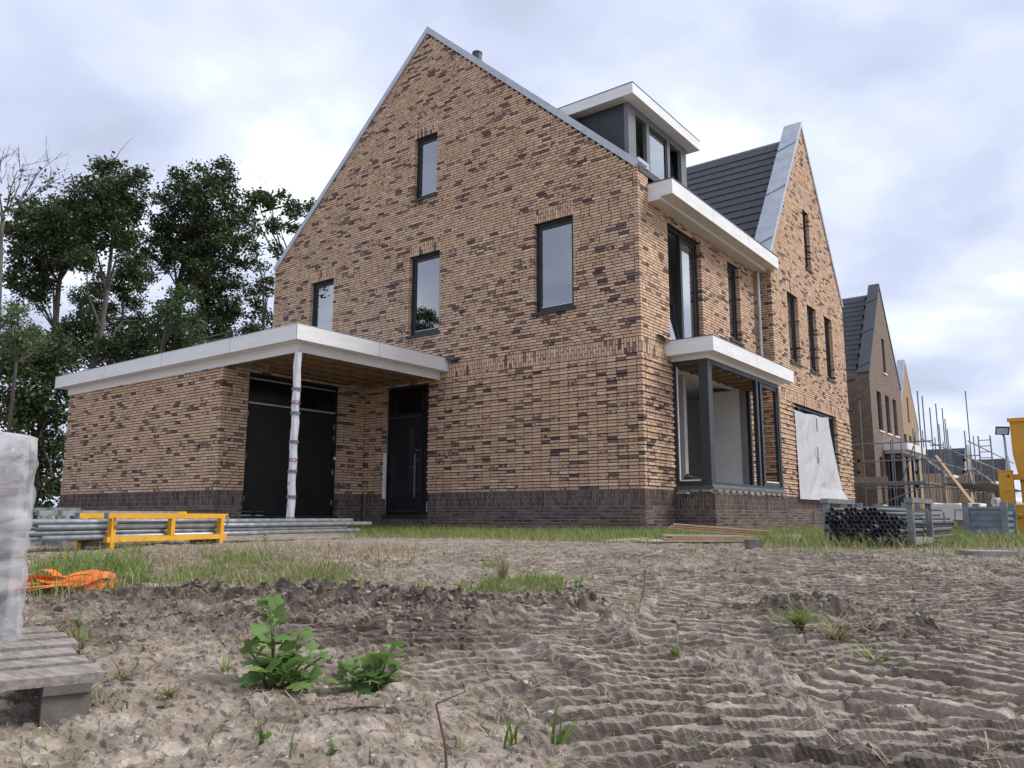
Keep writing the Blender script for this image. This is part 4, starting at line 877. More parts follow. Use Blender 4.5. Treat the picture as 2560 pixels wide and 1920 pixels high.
# cone left on the canopy roof
def cone():
    p=atz(652,818,3.823); p=np.array([-7.05,-3.15,3.823])
    t=thing('traffic_cone','small red cone standing on the white canopy roof','cone',p)
    mb=MB().tube([p+(0,0,.03),p+(0,0,.30)],[.10,.03],14); obj('cone_body',mb,M['red'],t,True)
    mb=MB().box(p[0]-.13,p[0]+.13,p[1]-.13,p[1]+.13,p[2]+.001,p[2]+.03); obj('cone_base',mb,M['red'],t)
cone()
# ================================================================= NEIGHBOUR HOUSES
def tiled_brick(name,c1,c2,mo,dark):
    m,t,b=newmat(name); b.inputs['Roughness'].default_value=.88
    geo=nd(t,'ShaderNodeNewGeometry'); sx=nd(t,'ShaderNodeSeparateXYZ'); L(t,geo.outputs['Position'],sx.inputs[0]); a=nd(t,'ShaderNodeMath',operation='ADD'); L(t,sx.outputs[0],a.inputs[0]); L(t,sx.outputs[1],a.inputs[1])
    c=nd(t,'ShaderNodeCombineXYZ'); L(t,a.outputs[0],c.inputs[0]); L(t,sx.outputs[2],c.inputs[1])
    br=nd(t,'ShaderNodeTexBrick'); br.offset=.5; br.inputs['Scale'].default_value=1.; br.inputs['Brick Width'].default_value=.22; br.inputs['Row Height'].default_value=.0625; br.inputs['Mortar Size'].default_value=.006; br.inputs['Bias'].default_value=-.1
    br.inputs['Color1'].default_value=(*c1,1); br.inputs['Color2'].default_value=(*c2,1); br.inputs['Mortar'].default_value=(*mo,1); L(t,c.outputs[0],br.inputs['Vector'])
    n=noise(t,3.,4,.6,vec=c.outputs[0],sc3=(1.3,5,1)); r=ramp(t,[(.52,(0,0,0)),(.62,(1,1,1))]); L(t,n.outputs['Fac'],r.inputs[0])
    mx=nd(t,'ShaderNodeMixRGB'); L(t,r.outputs[0],mx.inputs[0]); L(t,br.outputs['Color'],mx.inputs[1]); mx.inputs[2].default_value=(*dark,1); L(t,mx.outputs[0],b.inputs['Base Color']); bump(t,b,br.outputs['Fac'],-.4,.01); return m
M['brownwall']=tiled_brick('brown_brickwork',(.24,.178,.13),(.165,.118,.09),(.06,.052,.047),(.115,.083,.07))
M['sandwall']=tiled_brick('sand_brickwork',(.45,.32,.18),(.40,.27,.16),(.10,.085,.07),(.17,.11,.085))
def wallpoly(W,outline,openings,thick=.3):
    """wall as row strips between outline limits, with holes"""
    mb=MB(); zs=sorted(set([z for z in outline['z']]+[o[2] for o in openings]+[o[3] for o in openings]))
    for za,zb in zip(zs[:-1],zs[1:]):
        if zb-za<1e-4: continue
        zm=(za+zb)/2; a0,b0=outline['lim'](za+1e-5); a1,b1=outline['lim'](zb-1e-5); iv=W.cut(min(a0,a1),max(b0,b1),zm,openings)
        for (c,d) in iv:
            ca=[a0 if abs(c-min(a0,a1))<1e-6 else c, a1 if abs(c-min(a0,a1))<1e-6 else c]; db=[b0 if abs(d-max(b0,b1))<1e-6 else d,b1 if abs(d-max(b0,b1))<1e-6 else d]
            P=[W.pt(ca[0],-thick,za),W.pt(db[0],-thick,za),W.pt(db[0],0,za),W.pt(ca[0],0,za),W.pt(ca[1],-thick,zb),W.pt(db[1],-thick,zb),W.pt(db[1],0,zb),W.pt(ca[1],0,zb)]
            if np.cross(W.U,W.N)[2]<0: P=[P[3],P[2],P[1],P[0],P[7],P[6],P[5],P[4]]
            mb.quadbox(P)
    return mb
def neighbour(xf,y0,wm,zm,label,detail=2,main_dx=2.2,ridge=8.,wd=6.65,ez=6.94,ap=11.86,group='houses along the street',bay=True):
    H=thing('terraced_house',label,'house',(xf-3,y0+3,0),group=group)
    y1=y0+wd; ym=(y0+y1)/2; k=(ap-ez)/(wd/2)
    W=Wall((xf,0,0),(0,1,0),(1,0,0),y0,y1,0,ap)
    ops=[(y0+1.21,y0+2.09,4.375,6.25),(y0+2.9,y0+3.74,4.375,6.25),(y0+4.53,y0+5.32,4.375,6.25),(y0+3.02,y0+3.59,7.375,9.125)]
    if detail>=2: ops.append((y0+.9,y0+1.45,.9,3.1))
    if bay: ops.append((y0+2.2,y0+5.6,.5,3.2))
    lim=lambda z:(y0,y1) if z<=ez+1e-4 else (y0+(z-ez)/k,y1-(z-ez)/k)
    obj('wall',wallpoly(W,{'z':[-.2,ez,ap-.02],'lim':lim},ops),wm,H)
    for o in ops[:4]+(ops[4:5] if detail>=2 else []): 
        mb=frame_mb(W,o[0]+.004,o[1]-.004,o[2]+.004,o[3]-.004,.08,-.2,-.11); wn=obj('window',mb,M['anthracite'],H)
        pm=MB(); W.obox(pm,o[0]+.08,o[1]-.08,-.17,-.16,o[2]+.08,o[3]-.08); obj('pane',pm,M['glass'],wn)
        sm=MB(); W.obox(sm,o[0]-.05,o[1]+.05,-.1,.05,o[2]-.07,o[2]-.01); obj('sill',sm,M['white'] if detail>=2 else M['anthracite'],wn)
    xm=xf-main_dx
    rt=MB().box(xm-.3,xf-.3,y0,y0+.3,-.2,ez+.05); obj('return_wall',rt,wm,H)
    mw=MB().box(xm-.3,xm,y0-7.,y0-.002,-.2,6.5); obj('front_wall',mw,wm,H)
    bk=MB().box(xf-10,xm-.31,y0-7,y0-6.8,-.2,7.); bk.box(xf-10,xf-.31,y1-.3,y1-.001,-.2,ez); bk.box(xf-10,xf-9.8,y0-6.79,y1-.31,-.2,ez); obj('side_wall',bk,wm,H)
    fl=MB().box(xf-9.7,xf-.35,y0+.35,y1-.35,3.3,3.6); fl.box(xf-9.7,xf-.35,y0+.35,y1-.35,6.4,6.6); obj('floor',fl,M['concrete'],H)
    pw=MB().box(xf-3.,xf-2.9,y0+.35,y1-.35,.1,3.29); pw.box(xf-3.,xf-2.9,y0+.35,y1-.35,3.61,6.39); pw.box(xf-1.6,xf-1.5,y0+1.5,y1-1.5,6.61,9.2); obj('partition_wall',pw,M['darkpanel'],H)
    # wing roof
    zr=ap-.45; sl_=math.atan2(zr-(ez-.35),wd/2); Ls=(wd/2)/math.cos(sl_)
    rf=MB(); ros=[]
    for sy in (-1,1):
        ed=np.array([0,sy*math.cos(sl_),-math.sin(sl_)]); nr=np.array([0,sy*math.sin(sl_),math.cos(sl_)])
        rf.obox(np.array([xf-ridge,ym,zr])-nr*.14,(ridge-.42,0,0),ed*Ls,nr*.12)
    ro=obj('roof',rf,M['tile'],H)
    ed=np.array([0,-math.cos(sl_),-math.sin(sl_)]); nr=np.array([0,-math.sin(sl_),math.cos(sl_)])
    if detail>=2: tiles(ro,(xf-4.6,ym-.06,zr),(1,0,0),ed,nr,14,17,.305,.34,lambda p:p[0]<xf-.5 and p[0]>xf-4.)
    else:
        st_=MB()
        for r_ in range(17): st_.obox(np.array([xf-ridge,ym-.03,zr])+ed*(.34*r_)+nr*.0,(ridge-.5,0,0),ed*.36,nr*(.03))
        c_=obj('tile_courses',st_,M['tile'],ro); c_['kind']='stuff'
    rg=MB().tube([(xf-ridge,ym,zr+.0),(xf-.45,ym,zr+.0)],.09,8); obj('ridge',rg,M['galvold'],ro)
    # verge coping
    for sy in (-1,1):
        D_=np.array([0,sy*wd/2,-(ap-ez)]); L_=np.linalg.norm(D_); D_/=L_; Nn=np.array([0,sy*(ap-ez),wd/2]); Nn/=np.linalg.norm(Nn)
        P=np.array([xf-.48,ym,ap]); q=[P+(0,0,-.03/Nn[2]),P+(0,0,.08/Nn[2]),P+D_*L_+Nn*.08,P+D_*L_-Nn*.03]
        mb=MB().prism(q if sy<0 else q[::-1],(.515,0,0)); vc=obj('verge_coping',mb,zm,ro)
        if detail>=2:
            for t in (.16,.52,.9): obj('seam',MB().beam(P+D_*(L_*(t+.05))+Nn*.083,P+D_*(L_*t)+Nn*.083+(.5,0,0),.035,.018,Nn),M['black'],vc)
        pb=MB(); s_=1 if sy>0 else -1; pp=[(xf-.47,ym,ap-.1),(xf-.47,ym,ap-.9),(xf-.47,ym+s_*(wd/2-.02),ez-.9),(xf-.47,ym+s_*(wd/2-.02),ez-.02)]
        obj('parapet',pb.prism(pp if sy<0 else pp[::-1],(.16,0,0)),wm,H)
    gu=MB().box(xm,xm+.9,y0-7,y0-.05,6.48,6.85); obj('gutter_box',gu,M['white'],H)
    for xx in (xm+.35,xm+.75): obj('downpipe',MB().tube([(xx,y0-.10,6.47),(xx,y0-.10,3.3)],.05,8),M['zinc'],H)
    mr=MB().prism([(xm+.05,y0-7,6.86),(xm-5.5,y0-7,11.8),(xm-5.7,y0-7,11.6),(xm-.2,y0-7,6.7)],(0,6.98,0)); obj('main_roof',mr,M['tile'],H)
    if bay:
        b0,b1=y0+2.05,y0+5.8; fr=MB()
        for (yy) in (b0,b0+1.2,b0+2.4,b1-.1): fr.box(xf+.65,xf+.75,yy,yy+.1,.8,3.3)
        fr.box(xf+.02,xf+.12,b0,b0+.1,.8,3.3); fr.box(xf+.1,xf+.66,b0+.002,b0+.1,3.2,3.298); fr.box(xf+.66,xf+.748,b0+.1,b1-.1,3.2,3.298); obj('bay_window',fr,M['anthracite'],H)
        r=MB().box(xf+.0,xf+1.05,b0-.3,b1+.3,3.45,3.80); br_=obj('bay_roof',r,M['white'],H); obj('lower_fascia',MB().box(xf,xf+.8,b0-.05,b1+.05,3.31,3.449),M['white'],br_)
        obj('bay_plinth',MB().box(xf+.0,xf+.8,b0,b1,-.2,.79),wm,H)
    return H
neighbour(-1.86,25.8,M['brownwall'],M['zincdark'],'dark brown brick house with steep gable just behind the yellow brick one')
neighbour(-5.1,48.05,M['sandwall'],M['zinc'],'pale sand brick gable half hidden behind the brown brick house',1,bay=False)
neighbour(-12.1,131.,M['sandwall'],M['zinc'],'distant pale brick gable with dark roof seen above the scaffold',1,ridge=16.,bay=False)
neighbour(-9.6,162.,M['brownwall'],M['zinc'],'farthest dark roofed house behind the scaffold ladder',1,ridge=14.,bay=False)
# ================================================================= SCAFFOLD
def scaffold():
    S=thing('scaffold','grey tube scaffold with timber deck in front of the brown brick house','scaffold',(1.,28.,0)); r=.026; G=M['galvold']
    def pole(u,v,y,z0=0.,lean=0): 
        p=aty(u,v,y); obj('standard',MB().tube([(p[0]+lean,p[1],z0),(p[0],p[1],p[2])],r,8),G,S); return p
    YF=22.; ya=[22.,24.6,28.,31.5,35.5,40.]
    xl=aty(2137,1218,YF)[0]-.4; xr=aty(2318,1215,YF)[0]; x2=aty(2428,1215,31.5)[0]; zp=float(aty(2200,1216,YF)[2])
    # leading row
    pole(2148,1000,YF); pole(2226,1100,YF); pole(2293,977,YF); pole(2231,1097,24.6); pole(2252,1097,24.6)
    for (u,v,y) in [(2305,990,24.6),(2324,1019,28.),(2339,1009,28.),(2355,1020,31.5),(2362,1047,31.5),(2368,1073,35.5),(2413,977,31.5),(2411,1077,28.),(2433,1090,35.5),(2301,1078,31.5),(2306,1076,35.5),(2337,1094,35.5),(2347,1060,31.5),(2358,1104,40.),(2282,1072,28.),(2287,1080,31.5),(2376,1115,40.)]: pole(u,v,y)
    def ledger(a,b): obj('ledger',MB().tube([a,b],r,8),G,S)
    for z in (zp+.05,zp+1.03,zp+1.75):
        ledger((xl,YF-.05,z),(xr+.3,YF-.05,z)); ledger((xr-.2,24.55,z+.03),(x2,24.55,z+.03)); ledger((xr,YF-.4,z+.06),(xr,41,z+.06)); ledger((xr+1.3,24.,z+.09),(xr+1.3,41,z+.09))
        ledger((xr-.3,28.05,z),(x2+.3,28.05,z)); ledger((xr-.2,31.6,z),(x2+.5,31.6,z))
    ledger((xl,24.7,zp+.02),(xr+.2,24.7,zp+.02))
    # deck boards and toe board
    for i in range(9): b_=MB().box(xl,xr+.1,YF+.02+.24*i,YF+.24+.24*i,zp+.09,zp+.13); obj('deck_board',b_,M['greywood'],S)
    for i in range(9): b_=MB().box(xr+.12+.2*i,xr+.30+.2*i,24.7,38,zp+.13,zp+.17); obj('deck_board',b_,M['oldwood'],S)
    tb=MB().box(xl,aty(2220,1200,YF)[0],YF-.02,YF+.01,zp+.135,zp+.40); obj('toe_board',tb,M['greywood'],S)
    tb=MB().box(aty(2221,1200,YF)[0],xr,YF-.02,YF+.01,zp+.14,zp+.19); obj('toe_board',tb,M['galv'],S)
    # braces
    a=aty(2200,1262,YF); b=aty(2312,1218,YF); ledger((a[0],YF-.3,a[2]),(b[0],YF-.3,b[2]))
    for (u0,v0,u1,v1,y) in [(2255,1205,2284,1115,23.),(2440,1255,2422,1180,28.),(2395,1255,2420,1170,31.5)]:
        a=aty(u0,v0,y); b=aty(u1,v1,y); ledger(a,b)
    # couplers
    for (u,v,y) in [(2293,1152,YF),(2293,1181,YF),(2293,1216,YF),(2148,1152,YF),(2148,1181,YF),(2411,1150,28.),(2411,1180,28.)]:
        p=aty(u,v,y); obj('coupler',MB().box(p[0]-.06,p[0]+.06,p[1]-.1,p[1]+.02,p[2]-.06,p[2]+.06),M['black'],S)
    # ladder
    t=thing('ladder','grey ladder standing upright above the scaffold on the right','ladder',aty(2470,1291,34.)*np.array([1,1,0])); y=34.
    L0,L1=aty(2445,1090,y),aty(2475,1090,y); zt=float(L0[2])
    for xx in (L0[0],L1[0]): obj('rail',MB().box(xx-.03,xx+.03,y-.03,y+.03,.0,zt),M['greywood'],t)
    for k in range(14): obj('rung',MB().box(L0[0]+.03,L1[0]-.03,y-.02,y+.02,zt-.25-.30*k,zt-.21-.30*k),M['greywood'],t)
    # planks
    a=aty(2340,1140,25.); b=aty(2470,1275,21.)
    solo('plank',MB().beam(a,np.array([b[0],b[1],.05]),.12,.05),M['ply'],'long pale timber plank leaning diagonally against the scaffold','plank')
    p=aty(2148,1125,23.5); solo('plank',MB().box(p[0]-.12,p[0]+.16,23.45,23.5,zp+.14,float(p[2])),M['wood'],'short upright plank standing on the scaffold deck beside the brown wall','plank')
scaffold()
# ================================================================= TREES
KZ=.3888
def leafmesh(name,C,size,spread,parent,mat,asp=.62,droop=0.):
    """rhombic leaves, C centres (n,3)"""
    n=len(C); a=rng.standard_normal((n,3)); a/=np.linalg.norm(a,axis=1)[:,None]; a[:,2]=a[:,2]*.7-droop; a/=np.linalg.norm(a,axis=1)[:,None]
    b=np.cross(a,rng.standard_normal((n,3))); b/=np.linalg.norm(b,axis=1)[:,None]; s=size*(.6+.8*rng.random((n,1)))
    V=np.stack([C-a*s*.5,C+b*s*asp*.5,C+a*s*.5,C-b*s*asp*.5],1).reshape(-1,3)-root_off(parent)
    me=fast_mesh(name,V,np.arange(n*4).reshape(-1,4)); rr=rng.random(n); face_attr(me,'bc',np.stack([rr,rr,rr],1)); return mesh_obj(name,me,mat,parent)
def tree(label,dist,trunk,blobs,r0,leaf=.122,dens=1.75,mat='leaf',bark='bark',src=False,spread=1.2,cat='tree',name='oak_tree',asp=.62,clump=.33,twigs=1,base=True,droop=0.,cn=84):
    cv=(lambda x,y:(x,y)) if src else (lambda x,y:(x*KZ,300+y*KZ))
    k_=1. if src else KZ; ppm=FPX/dist/1.03
    T=[atd(*cv(x,y),dist) for x,y in trunk]; b0=np.array([T[0][0],T[0][1],0.])
    if T[0][2]>.3 and base: b0=np.array([T[0][0]-(T[1][0]-T[0][0])*.15,T[0][1],-.15]); T=[b0]+T
    t=thing(name,label,cat,(T[0][0],T[0][1],0.),group='trees behind the garage')
    n=len(T); rad=[r0*.66*(1-.75*i/(n-1)) for i in range(n)]; wob=[p+np.array([rng.normal(0,.05),rng.normal(0,.05),0]) for p in T]
    tm=MB().tube(wob,rad,9); obj('trunk',tm,M[bark],t,True)
    lm=MB(); C=[]
    TT=np.array(wob)
    for (x,y,rr) in blobs:
        rm=rr*k_/ppm; c=atd(*cv(x,y),dist+rng.normal(0,.55)*spread)
        # limb from the trunk, somewhat below the blob
        zz=c[2]-abs(rng.normal(.9,.5))-.12*np.hypot(c[0]-TT[-1][0],c[1]-TT[-1][1]); i=int(np.argmin(np.abs(TT[:,2]-zz))); s0=TT[i] if i>0 else TT[1]
        mid=(s0+c)/2+np.array([rng.normal(0,.15),rng.normal(0,.15),rng.normal(.1,.15)]); L0=np.linalg.norm(c-s0)
        lm.tube([s0,mid,c],[max(.02,min(.09,.022*L0)),max(.014,.012*L0),.01],5,False)
        ns=max(2,int(round((rm/clump)**2*2.6*dens)))
        for q in range(ns):
            v=rng.standard_normal(3); v/=np.linalg.norm(v); v*=rm*1.22*rng.random()**.5; v[0]*=1.05; sc_=c+v
            if rng.random()<.5: lm.tube([c,(c+sc_)/2+rng.normal(0,.06,3),sc_],[.011,.008,.004],4,False)
            m=int(cn*(.6+.8*rng.random())); pts=rng.standard_normal((m,3))*clump*np.array([.50,.50,.34])+sc_; C.append(pts)
    for q in range(twigs):
        (x,y,rr)=blobs[rng.integers(len(blobs))]; c=atd(*cv(x,y),dist); e=c+np.array([rng.normal(0,.7),rng.normal(0,.4),.6+rng.random()]); lm.tube([c,(c+e)/2+rng.normal(0,.12,3),e],[.014,.009,.003],4,False)
    if lm.v: obj('limbs',lm,M[bark],t)
    leafmesh('crown',np.concatenate(C),leaf,0,t,M[mat],asp,droop); return t
tree('tall dark tree with leaning forked trunk at the left of the wood',33.,[(310,1540),(345,1350),(395,1050),(430,820),(440,620)],[(290,575,75),(400,560,75),(180,660,85),(320,680,105),(440,650,90),(110,770,75),(250,800,110),(380,780,100),(120,930,75),(240,950,105),(350,900,90),(90,1040,55),(190,1080,75),(300,1080,75),(450,850,85),(230,1185,35),(60,680,30),(500,760,70)],.24)
TALL=tree('tallest dark tree with straight pale trunk rising behind the white canopy',30.,[(610,1590),(650,1350),(690,1100),(725,730),(700,450)],[(650,325,62),(725,290,34),(700,400,85),(610,440,75),(550,520,90),(680,540,110),(800,520,80),(880,385,55),(935,350,28),(820,430,45),(780,640,85),(650,660,100),(530,640,85),(885,590,55),(925,500,32),(590,780,90),(760,770,85),(860,720,60),(820,850,60),(560,900,90),(500,480,45)],.20,bark='barkpale')
tree('broad dark tree with twiggy top in the middle of the wood',33.,[(1130,1450),(1150,1080),(1200,760),(1260,480)],[(1180,385,52),(1125,330,25),(1100,480,75),(1020,490,35),(1210,500,85),(1290,345,45),(1385,310,48),(1455,290,30),(1400,420,85),(1485,400,35),(1300,480,85),(1110,600,75),(1220,640,110),(1000,650,42),(1340,620,110),(1460,540,70),(1535,495,25),(1450,680,100),(1560,640,55),(1600,700,45),(1100,760,100),(1230,800,110),(1360,790,110),(1490,800,85),(1590,800,35),(1000,800,45),(1080,900,85),(1220,950,100),(1380,930,110),(1500,920,65),(960,850,45)],.22)
tree('dense tree standing low behind the white canopy near the house',36.,[(1390,1420),(1420,1150),(1440,900)],[(1300,1050,90),(1420,1060,90),(1515,1060,45),(1350,1180,90),(1460,1180,75),(1280,1280,80),(1400,1300,80),(1490,1260,55),(1535,1150,28),(1440,1380,60),(1330,1390,60)],.2)
tree('lighter green tree in front of the darker wood',28.,[(1040,1470),(1080,1220),(1110,1080)],[(1100,1150,65),(1180,1200,90),(1050,1250,75),(1150,1310,100),(1240,1340,75),(1040,1370,70),(1230,1130,55),(1160,1420,80),(1050,1460,60)],.15,mat='leaf2',dens=1.2)
tree('slender dark tree between the two tall trunks',40.,[(760,1480),(780,1250),(800,1000)],[(800,950,75),(860,1000,75),(760,1080,65),(900,1060,55),(950,960,55),(730,1170,55),(840,1170,45),(620,1080,75),(560,1150,75),(640,1220,55),(900,1180,40)],.14)
tree('thin open crowned tree close to the gable edge',27.,[(1960,1250),(1900,980),(1830,850),(1740,720),(1700,600)],[(1640,520,45),(1690,520,36),(1730,560,36),(1620,590,36),(1820,500,22),(1850,570,30),(1910,590,30),(1930,560,18),(1990,560,36),(2010,530,26),(1750,680,32),(1790,670,26),(1900,690,26),(1680,480,18),(1770,840,26),(1740,500,20)],.09,dens=1.2,twigs=3,clump=.28)
tree('small broken topped tree beside the house wall',32.,[(1700,1320),(1690,1050),(1650,850)],[(1640,950,38),(1700,980,45),(1740,1050,36),(1700,1100,50),(1640,1180,40),(1720,1200,45),(1660,1260,45),(1740,1280,32),(1600,1100,26),(1630,830,18),(1720,1330,40),(1620,1330,40)],.12,dens=1.2,twigs=3)
tree('pale willowy bush growing left of the garage',24.,[(110,1560),(120,1400),(130,1240)],[(130,1225,32),(110,1300,60),(60,1350,60),(180,1350,50),(40,1430,55),(120,1430,75),(215,1440,50),(20,1330,40)],.08,leaf=.16,mat='willow',asp=.22,clump=.3,name='willow_bush',cat='bush',cn=70,droop=-.5)
tree('dark hedge like growth left of the garage corner',27.,[(90,1290),(100,1100),(110,950)],[(30,890,48),(100,905,48),(165,880,40),(40,985,55),(120,1000,58),(60,1090,58),(125,1125,48),(95,1195,48),(135,1235,36),(20,1050,40),(170,960,30),(40,1180,50),(60,1250,40)],.12,src=True,name='wild_shrub',cat='shrub',cn=64,dens=1.6)
tree('dark undergrowth tree right behind the garage roof',31.,[(700,1610),(720,1480),(740,1360)],[(420,1440,65),(520,1420,65),(600,1400,55),(700,1440,75),(800,1400,75),(900,1380,65),(980,1420,55),(860,1480,55),(480,1530,65),(380,1550,65),(760,1530,55),(300,1600,55),(640,1520,60),(950,1500,50),(560,1320,60),(680,1330,55),(470,1300,50),(420,1360,55),(900,1290,50),(830,1310,55),(980,1320,45),(600,1270,45),(1220,1450,60),(1340,1450,60),(1450,1440,50),(1560,1400,50),(1600,1330,40)],.12,name='understory_tree',dens=1.9)
tree('low dark bush under the left trees',29.,[(250,1650),(240,1560),(230,1480)],[(60,1480,60),(330,1400,55),(370,1460,50),(290,1440,50),(60,1540,60),(150,1530,60),(250,1540,60),(330,1500,50),(100,1600,60),(200,1610,60),(300,1640,50),(20,1600,50)],.09,name='wild_shrub',cat='shrub',dens=1.5)
def copy_tree(src,loc,label):
    r=src.copy(); COL.objects.link(r); r.location=loc; r['label']=label
    for ch in src.children: c=ch.copy(); COL.objects.link(c); c.parent=r
    return r
copy_tree(TALL,(-25.6,-20.5,0),'tree beyond the left picture edge, seen only mirrored in the middle gable window')
def bare_tree():
    t=thing('bare_tree','nearly leafless pale tree at the left edge of the picture','tree',atd(4,1291,25.)*np.array([1,1,0]),group='trees behind the garage'); d=25.
    Z=lambda x,y:atd(x*KZ,300+y*KZ,d+rng.normal(0,.3))
    b=Z(-10,900); tm=MB().tube([b*np.array([1,1,0])-(0,0,.1),Z(-20,1300),Z(0,900),Z(5,760),Z(20,610)],[.11,.095,.075,.06,.05],8); obj('trunk',tm,M['barkpale'],t,True)
    lm=MB()
    def br(p,q,r,dep):
        p=np.array(p);q=np.array(q); m=(p+q)/2+rng.normal(0,.06,3)*np.linalg.norm(q-p); lm.tube([p,m,q],[r,r*.75,r*.45],5,False)
        if dep>0:
            for i in range(3):
                f_=.35+.65*rng.random(); s=p+(q-p)*f_; L_=np.linalg.norm(q-p)*(.35+.3*rng.random()); dr=(q-p)/np.linalg.norm(q-p)+rng.normal(0,.55,3); dr/=np.linalg.norm(dr); br(s,s+dr*L_,r*.5,dep-1)
    for (x0,y0,x1,y1) in [(20,610,5,240),(20,610,120,540),(120,540,250,330),(120,540,390,370),(60,560,150,280),(10,700,-60,350),(20,600,70,430),(120,540,330,420),(30,590,220,400),(40,580,110,330),(15,650,-20,300)]: br(Z(x0,y0),Z(x1,y1),.02,3)
    obj('limbs',lm,M['barkpale'],t)
    C=[]
    for (x,y) in [(130,590),(60,560),(170,560),(250,490),(100,640),(290,400),(200,640),(60,500),(240,380)]: C.append(Z(x,y)+rng.standard_normal((22,3))*.22)
    leafmesh('crown',np.concatenate(C),.13,0,t,M['leaf'])
bare_tree()
# ================================================================= TUBES AND RACKS
def tube_mesh(L_,ro=.02415,ri=.0205,n=12):
    V=[];F=[]
    for y in (0,L_):
        for r_ in (ro,ri):
            for k in range(n): a=2*math.pi*k/n; V.append((r_*math.cos(a),y,r_*math.sin(a)))
    for k in range(n):
        j=(k+1)%n; F+=[(k,j,2*n+j,2*n+k),(n+j,n+k,3*n+k,3*n+j),(j,k,n+k,n+j),(2*n+k,2*n+j,3*n+j,3*n+k)]
    me=bpy.data.meshes.new('scaffold_tube'); me.from_pydata(V,[],F); me.update(); me.polygons.foreach_set('use_smooth',[True]*len(F)); return me
def place(me,name,loc,rz,label,cat,group,rx=0):
    o=bpy.data.objects.new(name,me); COL.objects.link(o); o.location=tuple(loc); o.rotation_euler=(rx,0,rz); return tag(o,label,cat,group)
PA=np.array([-.46,-10.17]); PB=np.array([-1.92,-5.11]); PD=(PB-PA)/np.linalg.norm(PB-PA); PN=np.array([PD[1],-PD[0]])
if PN@(CAM[:2]-PA)<0: PN=-PN
def online(u,off,v=1300):
    """point on the line parallel to the tubes, off metres to the camera side, seen at image column u"""
    r=ray(u,v)[:2]; p=PA+PN*off; A=np.array([[r[0],-PD[0]],[r[1],-PD[1]]]); s=np.linalg.solve(A,p-CAM[:2]); return p+PD*s[1]
ang=math.atan2(-PD[0],PD[1])
gl0=gz(*(PA+PD*2)); 
M5=[]
for L_ in (5.0,5.35,5.7): me=tube_mesh(L_); me.materials.append(M['galv']); M5.append(me)
end=online(912,.0,1310)
for row in range(4):
    for c in range(6-row%2):
        me=M5[(row*2+c)%3]; L_=(5.,5.35,5.7)[(row*2+c)%3]; e=end+PN*(.125-.0505*c-(.025 if row%2 else 0))-PD*(abs(rng.normal(0,.25))+(.0 if row in(2,) else .35))
        p=e-PD*L_; place(me,'scaffold_tube',(p[0],p[1],gl0+.105+.0455*row),ang,'long grey scaffold tube lying in the bundle through the yellow rack','tube','scaffold tubes in the yellow rack')
def rack(uL,uR,off,mats,label,zt=.335,width=.36,dz=0,endcap=True):
    a,b=online(uL,off),online(uR,off); z0=min(gz(*a),gz(*b))-.005+dz; c=(a+b)/2
    t=thing('tube_rack',label,'rack',(c[0],c[1],z0),group='low racks by the garage')
    p3=lambda q,z:np.array([q[0],q[1],z0+z])
    for i,of in enumerate((0,-width)):
        A,B=a+PN*of,b+PN*of; m=mats
        obj('top_rail',MB().beam(p3(A,zt-.025),p3(B,zt-.025),.05,.05),m,t); obj('bottom_rail',MB().beam(p3(A,.095),p3(B,.095),.045,.05),m,t)
        for f_ in (.04,.5,.95):
            q=A+(B-A)*f_; lo=0. if f_!=.5 else .12; obj('leg',MB().beam(p3(q,lo),p3(q,zt-.05),.05,.05,(PD[0],PD[1],0)),m,t)
        if endcap: obj('end_cap',MB().beam(p3(A-PD*.012,zt-.025),p3(A-PD*.001,zt-.025),.052,.052),M['galvold'],t)
    for f_ in (.06,.93):
        q=a+(b-a)*f_; obj('cross_bar',MB().beam(p3(q,.05),p3(q-PN*width,.05),.05,.04),M['galvold'],t)
    return t
rack(267,565,.20,M['yellow'],'yellow painted low steel rack holding a bundle of long grey tubes')
rack(150,440,-.55,M['galv'],'galvanised low rack directly behind the yellow one',.35,.3)
rack(197,462,-1.15,M['yellow'],'second yellow rack further back against the garage wall',.355,.3)
rack(118,196,-1.9,M['galvold'],'short grey rack end poking out left of the garage',.39,.3,endcap=False)
def strap_on_rack():
    for u in (282,562):
        a=online(u,.215); z0=gz(*a); P=[(a[0]+PN[0]*.03*math.sin(k*.9),a[1]+PN[1]*.03+PD[1]*.02*math.sin(k*.7),z0+.31-.035*k) for k in range(8)]
        solo('webbing_tie',MB().tube(P,.007,6),M['greywood'],'grey webbing tie hanging at the %s post of the yellow rack'%('left' if u<300 else 'right'),'strap')
strap_on_rack()
M['tubedark']=simple('dull_grey_tube',(.15,.155,.155),(.075,.08,.08),.6,14,metal=.4,bmp=.15)
